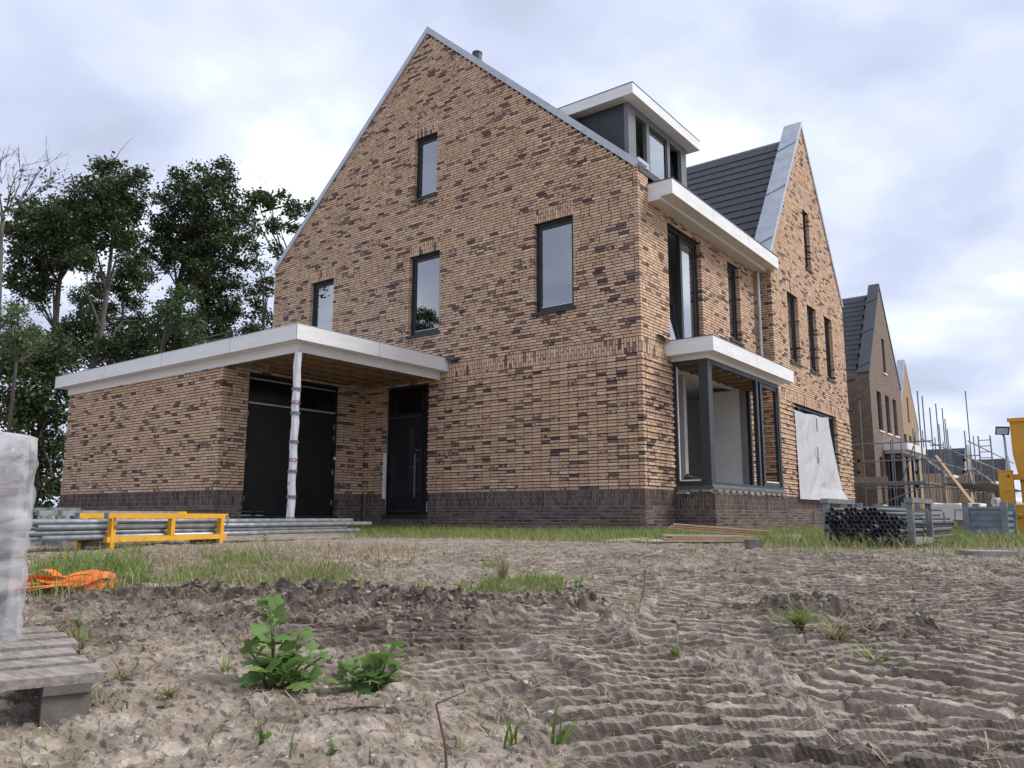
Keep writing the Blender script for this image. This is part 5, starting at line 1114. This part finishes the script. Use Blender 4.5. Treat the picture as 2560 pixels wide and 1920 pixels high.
# right-hand rack
def right_rack():
    x0,x1,y0,y1=4.40,5.22,-4.25,-3.28; z0=min(gz(x0,y0),gz(x1,y0))-.01
    t=thing('stillage_rack','galvanised stillage with open sides holding a stack of short tubes','rack',((x0+x1)/2,(y0+y1)/2,z0)); B=lambda n,*a:obj(n,MB().box(*a),M['galvold'],t)
    for x in (x0,x1):
        for y in (y0,y1): obj('post',MB().box(x-.03,x+.03,y-.03,y+.03,z0,z0+.47),M['galvold'],t)
        obj('side_rail',MB().box(x-.04,x+.04,y0-.06,y1+.06,z0+.4705,z0+.52),M['galvold'],t); obj('side_rail',MB().box(x-.03,x+.03,y0+.036,y1-.036,z0+.05,z0+.11),M['greywood'],t)
        for y in (y0+.045,y1-.045):
            s=-1 if x==x0 else 1; xx=x+s*.036
            obj('loop_handle',MB().tube([(xx,y,z0+.40),(xx+s*.10,y,z0+.40),(xx+s*.12,y,z0+.38),(xx+s*.12,y,z0+.28),(xx+s*.10,y,z0+.26),(xx,y,z0+.26)],.010,6),M['galvold'],t)
    for y in (y0+.0,y1): obj('cross_bar',MB().box(x0+.036,x1-.036,y-.03,y+.03,z0+.03,z0+.07),M['galvold'],t)
    me=tube_mesh(3.0); me.materials.append(M['tubedark']); me2=tube_mesh(2.6); me2.materials.append(M['tubedark'])
    cols=15
    for r_ in range(8):
        for c in range(cols-(r_%2)):
            if r_==7 and (c>9 or c in (2,6)): continue
            if r_==6 and c>11: continue
            x=x0+.068+.0488*c+(.0244 if r_%2 else 0)+rng.normal(0,.0012); z=z0+.0955+.0432*r_; y=y0-.17+rng.normal(0,.03)-(.12 if rng.random()<.12 else 0)
            place(me if rng.random()<.7 else me2,'scaffold_tube',(x,y,z),0,'short grey tube seen end on in the galvanised stillage','tube','tubes stacked in the stillage')
right_rack()
def bin_(name,label,x0,x1,y0,y1,h,mat,z0=None,ribs=4,cat='bin',dz=0.):
    z0=gz((x0+x1)/2,y0)-.01+dz if z0 is None else z0
    t=thing(name,label,cat,((x0+x1)/2,(y0+y1)/2,z0)); w=.04
    for x in (x0,x1):
        for y in (y0,y1): obj('corner_post',MB().box(x-.04,x+.04,y-.04,y+.04,z0,z0+h+.06),mat,t)
    for i in range(ribs):
        za=z0+.12+(h-.14)*i/ribs; zb=z0+.12+(h-.14)*(i+1)/ribs-.035
        obj('panel',MB().box(x0+.04,x1-.04,y0-.018,y0+.018,za,zb),mat,t); obj('panel',MB().box(x0-.015,x0+.015,y0+.04,y1-.04,za,zb),mat,t); obj('panel',MB().box(x1-.015,x1+.015,y0+.04,y1-.04,za,zb),mat,t); obj('panel',MB().box(x0+.04,x1-.04,y1-.018,y1+.018,za,zb),mat,t)
    obj('back_sheet',MB().box(x0+.04,x1-.04,y0-.006,y0+.006,z0+.1,z0+h-.02),mat,t); obj('back_sheet',MB().box(x0+.04,x1-.04,y1-.006,y1+.006,z0+.1,z0+h-.02),mat,t); obj('floor_plate',MB().box(x0+.04,x1-.04,y0+.02,y1-.02,z0+.10,z0+.12),mat,t)
    obj('top_rim',MB().box(x0+.04,x1-.04,y0-.03,y0+.03,z0+h-.03,z0+h),mat,t)
    for s,x in ((-1,x0),(1,x1)): obj('loop_handle',MB().tube([(x+s*.04,y0,z0+h-.04),(x+s*.13,y0,z0+h-.04),(x+s*.14,y0,z0+h-.18),(x+s*.04,y0,z0+h-.18)],.011,6),mat,t)
    return t
bin_('steel_bin','blue grey ribbed steel bin standing in the grass at far right',5.20,float(aty(2512,1300,-.5)[0]),-.5,.5,.47,M['steelblue'])
bx=[aty(2150,1280,1.2)[0],aty(2262,1280,1.2)[0]]; bin_('steel_bin','grey steel bin directly behind the stillage of tubes',bx[0],bx[1],1.2,2.3,.50,M['steelblue'],ribs=2)
bx=[aty(2266,1280,3.)[0],aty(2304,1280,3.)[0]]; bin_('steel_crate','yellow steel crate between the tube stillage and the white wrapped load',bx[0],bx[1],3.,3.7,.52,M['yellow'],ribs=4,cat='crate')
def wrapped(u0,u1,y,zb,zt,label,dep=1.0,y2=None):
    a=aty(u0,1280,y)[0]; b=aty(u1,1280,y)[0]; G=[]; n=10
    mb=MB(); 
    cx,cy=(a+b)/2,y+dep/2
    for j in range(9):
        tz=j/8; z=zb+(zt-zb)*min(1,tz*1.12); f_=1. if tz<.89 else 1-(tz-.89)*6; row=[]
        for i in range(41):
            s=i/40*4; k=int(s)%4; q=s-int(s); P=[(a,y),(b,y),(b,y+dep),(a,y+dep)]; p=np.array(P[k]); p2=np.array(P[(k+1)%4]); c=p+(p2-p)*q
            d=(c-np.array([cx,cy]))*f_+rng.normal(0,.008,2); row.append((cx+d[0],cy+d[1],z+rng.normal(0,.008)))
        row[-1]=row[0]; G.append(row)
    mb.grid(G); mb.f.append(tuple(range(len(mb.v)-41,len(mb.v)-1)))
    return solo('wrapped_load',mb,M['wrap'],label,'load',smooth=True)
def pallet_stack(u0,u1,y,n,label,dep=1.,mat='oldwood',name='pallet_stack'):
    a=aty(u0,1280,y)[0]; b=aty(u1,1280,y)[0]; z=gz((a+b)/2,y); t=thing(name,label,'pallets',((a+b)/2,y+dep/2,z))
    for k in range(n):
        z0=z+.125*k
        for i in range(3):
            xx=a+(b-a-.1)*i/2
            obj('bearer',MB().box(xx,xx+.1,y,y+dep,z0,z0+.09),M[mat],t)
        for i in range(6):
            yy=y+(dep-.1)*i/5; obj('deck_board',MB().box(a,b,yy,yy+.1,z0+.0905,z0+.1115),M[mat],t)
    return z+.125*n
zt=pallet_stack(2308,2405,5.,2,'dark stack of pallets under the white wrapped load'); wrapped(2306,2404,5.,zt+.002,.585,'white foil wrapped load on dark pallets behind the tube stillage')
zt=pallet_stack(2398,2450,8.,2,'pallets under the farther white bale'); wrapped(2394,2452,8.,zt+.002,.63,'smaller white wrapped bale behind the blue grey bin',1.)
def yellow_machine():
    t=thing('yellow_container','ochre yellow steel site container cut off by the right picture edge','container',(6.9,2.,0)); y=2.2; O=M['ochre']
    X=lambda u,v=1225:float(aty(u,v,y)[0]); Zv=lambda v:float(aty(2540,v,y)[2])
    x0=X(2524,1060); x1=x0+1.9; zt=Zv(1047)
    body=MB(); body.prism([(x0+.0,y,Zv(1135)),(x0-.0,y,zt),(x1,y,zt),(x1,y,Zv(1262)),(x0+.12,y,Zv(1262))],(0,1.5,0)); obj('body',body,O,t)
    obj('rim',MB().box(x0-.03,x1,y-.035,y-.001,zt-.05,zt+.012),O,t); obj('shelf_bar',MB().box(X(2537),x1,y-.09,y-.001,Zv(1200),Zv(1186)),O,t)
    for xx in (X(2543,1320),x1-.14): obj('leg',MB().box(xx,xx+.12,y-.05,y+.07,gz(x0,y)-.02,Zv(1262)),O,t)
    for xx in (X(2543,1320),x1-.14): obj('leg',MB().box(xx,xx+.12,y+1.3,y+1.42,gz(x0,y+1.3)-.02,Zv(1262)),O,t)
    obj('control_box',MB().box(X(2503),X(2538),y-.24,y-.04,Zv(1261),Zv(1180)),O,t); obj('box_lid',MB().box(X(2502),X(2539),y-.25,y-.03,Zv(1180)+.001,Zv(1177)),O,t)
    obj('box_bolt',MB().tube([(X(2529),y-.26,Zv(1191)),(X(2529),y-.24,Zv(1191))],.022,10),M['twig'],t); obj('box_latch',MB().box(X(2515),X(2530),y-.255,y-.24,Zv(1228),Zv(1225)),O,t)
    obj('knob',MB().tube([(X(2536),y-.12,Zv(1288)),(X(2548),y-.06,Zv(1288))],.05,8),O,t)
    obj('door_panel',MB().box(X(2553),x1-.1,y-.02,y-.001,Zv(1258),Zv(1205)),M['ochre'],t)
yellow_machine()
def floodlight():
    y=12.; p=aty(2511,1094,y); t=thing('floodlight','black floodlight on a thin grey pole left of the yellow container','lamp',(p[0],y,0))
    obj('pole',MB().tube([(p[0]+.02,y,0),(p[0],y,p[2])],.03,8),M['galv'],t)
    obj('bracket',MB().beam((p[0],y,p[2]),(p[0]-.04,y-.02,p[2]+.12),.04,.03),M['black'],t)
    obj('housing',MB().obox((p[0]-.2,y-.14,p[2]+.08),(.32,0,-.03),(.0,.14,.02),(.03,.02,.22)),M['black'],t); obj('lens',MB().obox((p[0]-.165,y-.152,p[2]+.10),(.26,0,-.024),(0,.008,0),(.024,.012,.16)),M['galv'],t)
floodlight()
def drainpipe():
    y=10.; c=aty(2488,1256,y); mb=MB(); n=20; A=np.array([c[0]-.02,y,c[2]]); d=np.array([.7,.7,0]); rt_=np.array([.7,-.7,0]); 
    for k_,r_ in ((0,.115),(1,.115),(1,.09),(0,.09)):
        for k in range(n): a=2*math.pi*k/n; mb.v.append(tuple(A+d*(1.1*k_)+r_*(rt_*math.cos(a)+np.array([0,0,1])*math.sin(a))))
    for s in range(4):
        for k in range(n): j=(k+1)%n; q=(s+1)%4; mb.f.append((s*n+k,s*n+j,q*n+j,q*n+k))
    z0=float(c[2])-.115
    solo('plastic_pipe',mb,M['white'],'short wide white plastic pipe lying on timber left of the yellow container','pipe',smooth=True)
    a=aty(2450,1280,10.)[0]; b=aty(2510,1280,10.)[0]; g0=gz(a,10.)
    solo('timber_stack',MB().box(a,b+.4,9.9,11.2,g0,z0-.002),M['ply'],'low timber stack carrying the white plastic pipe','timber')
drainpipe()
# ================================================================= LOOSE THINGS NEAR THE HOUSE
def ply_pile():
    c=atz(1745,1358,0.)[:2]; z0=gz(*c)+.012; U=np.array([GR[0],GR[1],0]); V=np.array([GD[0],GD[1],0]); Zv=np.array([0,0,1.])
    P=lambda a,b,z:np.array([c[0],c[1],z0])+U*a+V*b+Zv*z
    def sheet(a,b,z,L_,D_,th,rot,tl,mat,label,roll=0):
        u=U*math.cos(rot)+V*math.sin(rot); v=-U*math.sin(rot)+V*math.cos(rot); u=u*math.cos(tl)+Zv*math.sin(tl); w=np.cross(u,v)
        solo('plywood_sheet',MB().obox(P(a,b,z),u*L_,v*D_,w*th),M[mat],label,'board','plywood sheets in the pile')
    sheet(-.68,-.24,.00,1.30,.55,.016,R(3),R(.5),'plytop','pale weathered sheet at the bottom of the plywood pile')
    sheet(-.40,-.12,.022,.98,.40,.018,R(-4),R(.3),'ply','brown sheet lying second from the ground in the plywood pile')
    sheet(-.30,-.10,.042,.95,.40,.016,R(2),R(.6),'ply','brown sheet in the middle of the plywood pile')
    sheet(-.36,.02,.062,.9,.40,.014,R(-2),R(.2),'plytop','thin greyish sheet above the middle of the plywood pile')
    for i,l in enumerate(('lowest','middle','topmost')): sheet(-.28+.03*i,.34,.150+.021*i,1.15,.35,.016,R(-14),R(-4.2),'ply','%s of the three brown sheets slanting over the back of the pile'%l)
    a=atz(1510,1358,0.); b=atz(1618,1352,0.); solo('lath',MB().beam(np.array([a[0],a[1],gz(a[0],a[1])+.03]),np.array([b[0],b[1],gz(b[0],b[1])+.03]),.03,.012),M['plytop'],'thin pale lath lying in the grass left of the plywood','lath')
ply_pile()
def small_things():
    p=atz(1892,1380,-.01); z=gz(p[0],p[1])-.015; mb=MB(); d=np.array([GR[0]*.96+GD[0]*.2,GR[1]*.96+GD[1]*.2,0]); n=np.array([-d[1],d[0],0])
    solo('wood_block',MB().obox(np.array([p[0],p[1],z])-d*.07,d*.13,n*.09,(0,0,.095)),M['oldwood'],'small grey wood block in front of the plywood pile','block')
    p=atz(2470,1400,-.04); z=gz(p[0],p[1])-.01; d=np.array([GR[0]*.98-GD[0]*.15,GR[1]*.98-GD[1]*.15,0]); n=np.array([-d[1],d[0],0])
    solo('concrete_slab',MB().obox(np.array([p[0],p[1],z])-d*.12,d*.36,n*.34,(0,0,.062)),M['slab'],'flat grey concrete slab on the soil at the right','slab')
small_things()
# ================================================================= FOREGROUND LEFT: PALLET, WRAPPED BRICK PACK, STRAPS
def pallet():
    zg=-.19; zd=zg+.122; P1=atz(255,1676,zd); P2=atz(0,1700,zd); P3=atz(20,1597,zd)
    ex=(P2-P1)[:2]; ex/=np.linalg.norm(ex); ey=(P3-P1)[:2]; L3=np.linalg.norm(ey); ey=ey-ex*(ey@ex); ey/=np.linalg.norm(ey)
    o=P1[:2]; z0=zg-.004
    t=thing('pallet','weathered grey wooden pallet with one corner in view at lower left','pallet',(o[0],o[1],z0)); EX=np.array([*ex,0]); EY=np.array([*ey,0]); O=np.array([o[0],o[1],z0])
    for i,(b,w_) in enumerate(((0,.14),(.19,.10),(.34,.12),(.53,.12),(.71,.10),(.86,.14))):
        obj('deck_board',MB().obox(O+EY*b+EX*(.0+.012*(i%3)-.006)+np.array([0,0,.1005]),EX*1.2,EY*w_,(0,0,.022)),M['greywood'],t)
    for a in (.02,.55,1.08):
        for b in (.0,.43,.86): obj('block',MB().obox(O+EX*a+EY*(b+.01)+np.array([0,0,.0]),EX*.10,EY*.12,(0,0,.079)),M['oldwood'],t)
        obj('bearer',MB().obox(O+EX*a+np.array([0,0,.0795]),EX*.10,EY*1.0,(0,0,.0205)),M['oldwood'],t)
    # brick pack inside shrink film
    q=atz(38,1600,zd)[:2]; 
    # position: right face line
    b0=float((q-o)@ey); a0=float((q-o)@ex); zt=z0+.1235
    HB=.585
    t2=thing('brick_pack','shrink wrapped pack of brown bricks standing on the grey pallet at left','pack',(q[0],q[1],zt))
    Q=np.array([q[0],q[1],zt])
    for k in range(9):
        for i in range(4):
            for j in range(3):
                if i>0 and j>0 and k<8: continue
                obj('brick',MB().obox(Q+EX*(.03+.212*i+random.uniform(0,.004))+EY*(.03+.105*j*2)+np.array([0,0,.003+.0625*k]),EX*.208,EY*.205,(0,0,.0605)),M['plinth_plain'],t2)
    G=[]; nz=70; per=150; wx_,wy_=.90,.70
    for j in range(nz+1):
        f_=j/nz; z=-.10*(1-f_)**6+ (HB+.03)*f_; row=[]
        sh=0. if f_<.82 else (f_-.82)*.30
        for i in range(per+1):
            s=i/per*2*(wx_+wy_); 
            if s<wx_: c=np.array([s,0.]); nn=np.array([0,-1.])
            elif s<wx_+wy_: c=np.array([wx_,s-wx_]); nn=np.array([1.,0])
            elif s<2*wx_+wy_: c=np.array([2*wx_+wy_-s,wy_]); nn=np.array([0,1.])
            else: c=np.array([0,2*(wx_+wy_)-s]); nn=np.array([-1.,0])
            vn=lambda a_,b_:float(vnoise(np.array([a_]),np.array([b_]))[0])-.5
            wr_=.03*abs(vn(s*2.2+f_*4,f_*9-s*6.))+.010*vn(s*7.+f_*9,f_*14+s*11)+.004*vn(s*25.+f_*20,f_*50)
            c=c+nn*(.010+max(-.006,wr_*.8))
            m=min(abs(s-0),abs(s-wx_),abs(s-wx_-wy_),abs(s-2*wx_-wy_),abs(s-2*(wx_+wy_)))
            c=c+(np.array([wx_/2,wy_/2])-c)*sh*(.6+.4*math.sin(s*7))
            zz=z+.012*math.sin(s*11)*(f_>.8)-(.03*random.random() if j==0 else 0)
            row.append(tuple(Q+EX*c[0]+EY*c[1]+np.array([0,0,zz])))
        row[-1]=row[0]; G.append(row)
    mb=MB().grid(G); mb.f.append(tuple(range(len(mb.v)-per-1,len(mb.v)-1))); obj('shrink_film',mb,M['shrink'],t2,True)
M['plinth_plain']=simple('pack_brick',(.15,.105,.085),(.085,.06,.05),.9,12)
pallet()
def straps():
    t=None; mb=MB(); c=atz(150,1490,-.12)[:2]
    cx=np.array([c[0],c[1]]); 
    def band(pts,w=.034):
        pts=np.array(pts,float); m=len(pts); E=np.vstack([2*pts[0]-pts[1],pts,2*pts[-1]-pts[-2]]); q=[]
        for i in range(m-1):
            for k in range(10):
                f_=k/10; p0,p1,p2,p3=E[i:i+4]; q.append(.5*(2*p1+(p2-p0)*f_+(2*p0-5*p1+4*p2-p3)*f_**2+(3*p1-p0-3*p2+p3)*f_**3))
        n=len(q); G=[]
        for k in range(n):
            a,b,h=q[k]; X,Y=cx[0]+GR[0]*a+GD[0]*b,cx[1]+GR[1]*a+GD[1]*b; z=float(ground_h(np.array([X]),np.array([Y]),False)[0])+.03+max(0,h)*1.1
            d=q[min(k+1,n-1)]-q[max(k-1,0)]; l_=math.hypot(d[0],d[1])+1e-6; na,nb=-d[1]/l_,d[0]/l_; tw=.55+.45*math.sin(k*.07+pts[0][0]*9)
            wx_,wz_=w*math.cos(tw),w*abs(math.sin(tw)); G.append([(X,Y,z),(X+(GR[0]*na+GD[0]*nb)*wx_,Y+(GR[1]*na+GD[1]*nb)*wx_,z+wz_)])
        mb.grid(G)
    band([(-.30,-.08,.0),(-.22,.0,.035),(-.08,.05,.05),(.08,.03,.03),(.2,.05,.01),(.30,.03,.0)],.042)
    band([(-.30,-.05,.01),(-.18,-.09,.01),(-.02,-.06,.02),(.07,-.01,.03),(.0,.06,.03),(-.14,.06,.03),(-.24,.0,.03)],.042)
    band([(-.26,.05,.02),(-.18,.08,.075),(-.10,.06,.07),(-.02,.02,.02),(.12,-.05,.0),(.30,.0,.0)],.042)
    band([(-.12,-.1,.0),(.02,-.07,.02),(.14,-.07,.02),(.22,.0,.05),(.27,.07,.03)],.042)
    band([(-.2,-.02,.02),(-.05,.01,.03),(.05,.06,.06),(.15,.03,.06),(.24,.02,.02)],.042)
    band([(-.3,.02,.02),(-.22,.06,.05),(-.1,.0,.03),(.0,-.04,.03),(.1,.0,.04),(.2,-.02,.02)],.042)
    solo('lashing_strap',mb,M['orange'],'tangled orange lashing straps lying on the soil by the wrapped pack','strap',smooth=True)
straps()
# ================================================================= WEEDS
def leaf_shape(lob,seed):
    rr=random.Random(seed); n=15; pts=[(0,0)]
    out=[]
    for i in range(n+1):
        a=math.pi*(i/n)*1.5-math.pi*.75; r_=.62+.38*math.cos(a*.9); r_*=1-lob*(.5+.5*math.cos(i*2*math.pi/3.0))*(.7+.5*rr.random()); out.append((math.sin(a)*r_*.66,.42+math.cos(a)*r_*.58))
    V=[(0,0,0),(0,.42,.05)]+[(x,y,-.22*abs(x)**1.3-.18*max(0,y-.4)**2+.05*rr.random()) for x,y in out]
    F=[(1,2+i,3+i) for i in range(n)]+[(0,1,2+n),(0,2,1)]
    F=[(a,c,b) if False else (a,b,c) for a,b,c in F]
    me=bpy.data.meshes.new('leaf'); me.from_pydata(V,[],F); me.update(); me.materials.append(M['weed']); face_attr(me,'bc',np.tile(np.array([[rr.random()*.9+.05]*3]),(len(F),1))); me.polygons.foreach_set('use_smooth',[True]*len(F)); return me
LM=[leaf_shape(.42,i) for i in range(6)]; LR=[leaf_shape(.08,20+i) for i in range(3)]
def weed(u,v,zg,stems,label,size,meshes,name='weed',nl=8,cat='plant'):
    p=atz(u,v,zg); g0=gz(p[0],p[1]); t=thing(name,label,cat,(p[0],p[1],g0))
    for (du,hgt,back,n) in stems:
        e=np.array([GR[0]*du+GD[0]*back,GR[1]*du+GD[1]*back,hgt]); b=e*np.array([.25,.25,0]); mid=(b+e)/2+np.array([0,0,.01]); st_=MB().tube([b-(0,0,.01),mid,e],[.004,.0034,.002],6); obj('stem',st_,M['weedstem'],t,True,world=False)
        for i in range(n):
            f_=.25+.75*(i+.5)/n; q=b+(e-b)*f_; a=i*2.4+rng.random()*.8; s=size*(.75+.5*rng.random())*(1.05-.3*f_)
            if i>=n-2: s*=.75
            up=R(-12+50*f_)+rng.normal(0,.4); ax=Matrix.Rotation(a,4,'Z')@Matrix.Rotation(up,4,'X')@Matrix.Rotation(rng.normal(0,.4),4,'Y')@Matrix.Scale(s,4)
            o=bpy.data.objects.new('leaf',meshes[rng.integers(len(meshes))]); COL.objects.link(o); o.parent=t; o.matrix_local=Matrix.Translation(Vector(q))@ax
    return t
M['weedstem']=simple('weed_stem',(.12,.17,.05),(.09,.12,.04),.6,20,bmp=0)
weed(690,1712,-.17,[(-.035,.225,.03,15),(-.02,.19,.01,9),(.05,.15,.05,8),(.10,.095,-.02,9),(.125,.08,.03,7),(-.10,.12,.02,7),(-.06,.08,-.03,6),(.05,.05,-.05,8),(.12,.04,-.06,7),(-.02,.05,-.05,6)],'tall leafy green weed with lobed leaves in the foreground',.086,LM)
weed(925,1708,-.17,[(-.07,.055,-.01,8),(.01,.08,.02,9),(.07,.125,.0,10),(.10,.07,-.02,8),(-.10,.035,-.03,7),(.03,.04,-.05,8),(-.02,.05,.03,6)],'low spreading green weed right of the taller one',.07,LM)
weed(650,1880,-.19,[(.0,.05,.0,4),(.01,.03,-.01,3)],'tiny round leaved seedling at the bottom edge',.026,LR,'seedling')
weed(830,1905,-.19,[(.0,.022,.0,4)],'small pale leaved sprout beside the bottom edge',.022,LR,'seedling')
weed(330,1478,-.1,[(.0,.09,.02,6),(.03,.07,.0,5)],'broad leaved dock plant behind the orange straps',.075,LR,'dock_plant')
weed(185,1640,-.18,[(.0,.11,.02,4),(-.03,.06,.0,3)],'round leaved plant behind the pallet corner',.055,LR)
weed(1440,1478,-.09,[(.0,.07,.0,7),(.04,.09,.0,7),(-.12,.03,.0,5)],'sprig with narrow leaves on the dark soil lump',.035,LR)
weed(2065,1640,-.16,[(.0,.02,.0,3)],'single broad fallen leaf on the track marks',.06,LR,'fallen_leaf')
weed(660,1358,.0,[(.0,.09,.0,9),(.03,.06,.0,6)],'leafy weed at the foot of the yellow rack',.05,LM)
weed(252,1368,.0,[(.0,.08,.0,9),(.05,.07,.0,6)],'pale weed beside the left leg of the yellow rack',.045,LM)
def tuft(u,v,zg,n,h,w_,label,lean=.7,mat='grass',name='grass_tuft'):
    p=atz(u,v,zg); g0=gz(p[0],p[1]); t=thing(name,label,'grass',(p[0],p[1],g0))
    for i in range(n):
        a=rng.random()*6.28; H=h*(.5+.6*rng.random()); l_=lean*(.3+.9*rng.random()); W=w_*(.7+.6*rng.random()); c,s=math.cos(a),math.sin(a); G=[]
        b=np.array([rng.normal(0,.006),rng.normal(0,.006),-.005])
        for k in range(8):
            f_=k/7; wd=W*(1-f_**2.2)*.5+.0003; q=b+np.array([c*H*l_*f_**1.7,s*H*l_*f_**1.7,H*f_*(1-.45*l_*f_)])
            G.append([q-np.array([-s,c,0])*wd,q+np.array([0,0,-wd*.35]),q+np.array([-s,c,0])*wd])
        mb=MB().grid(G); o=obj('blade',mb,M[mat],t,True,world=False); face_attr(o.data,'bc',np.full((len(o.data.polygons),3),rng.random()))
tuft(1395,1885,-.19,10,.10,.006,'fresh grass tuft with one bent broad blade near the bottom centre',1.)
tuft(1275,1875,-.19,6,.09,.007,'few upright grass blades left of the bottom centre tuft',.5)
tuft(1745,1890,-.19,9,.10,.006,'grass tuft with tall pale blade at the bottom right of centre',.7)
tuft(1140,1880,-.19,3,.05,.004,'short grass sprout at the bottom left of centre',.6)
tuft(1690,1650,-.17,22,.07,.005,'yellowish grass tuft between the track marks',1.1)
tuft(2190,1655,-.16,45,.14,.008,'flattened grass clump on the track marks at right',1.5)
tuft(2000,1565,-.12,110,.15,.004,'straggly grass clump on the soil mound at right',1.3)
tuft(2090,1595,-.14,90,.16,.0045,'brown dead grass clump beside the soil mound at right',1.4,'dry','dead_grass_tuft')
tuft(190,1655,-.18,60,.15,.004,'dead grass clump behind the pallet corner',.9,'dry','dead_grass_tuft')
tuft(120,1640,-.18,40,.12,.003,'dead stems between the pallet boards and the soil',.9,'dry','dead_grass_tuft')
tuft(300,1700,-.18,30,.10,.003,'dry weed clump right of the pallet corner',1.2,'dry','dead_grass_tuft')
tuft(420,1780,-.19,40,.09,.003,'sprawling dry weed in the lower left foreground',1.5,'dry','dead_grass_tuft')
tuft(560,1690,-.17,14,.08,.004,'thin grass sprig left of the tall leafy weed',.8)
tuft(205,1790,-.19,14,.13,.004,'long grass growing out from under the pallet',1.3)
tuft(1255,1450,-.08,90,.22,.004,'reddish dead weed clump at the far edge of the bright grass patch',.8,'dry','dead_grass_tuft')
def twigs():
    for (u0,v0,u1,v1,l) in [(1600,1492,1612,1420,'thin upright stem standing alone in the soil'),(1120,1822,1090,1760,'thin leaning stem near the bottom of the picture')]:
        p=atz(u0,v0,-.1); g0=gz(p[0],p[1]); d=math.hypot(p[0]-CAM[0],p[1]-CAM[1]); q=atd(u1,v1,d); b=np.array([p[0],p[1],g0-.01])
        solo('dry_stem',MB().tube([b,(b+q)/2+np.array([.01,0,0]),q,q+np.array([.05,.03,.025])],[.003,.0028,.0022,.001],5),M['twig'],l,'twig')
    p=atz(820,1815,-.19); X=[]
    for k,(a,b) in enumerate([(0,0),(.05,.004),(.11,.0),(.14,.012),(.16,.0),(.14,-.02)]): x,y=p[0]+GR[0]*a+GD[0]*b,p[1]+GR[1]*a+GD[1]*b; X.append((x,y,gz(x,y)+.006))
    solo('dry_stem',MB().tube(X,.0028,5),M['twig'],'dark curved twig lying on the soil below the leafy weeds','twig')
twigs()
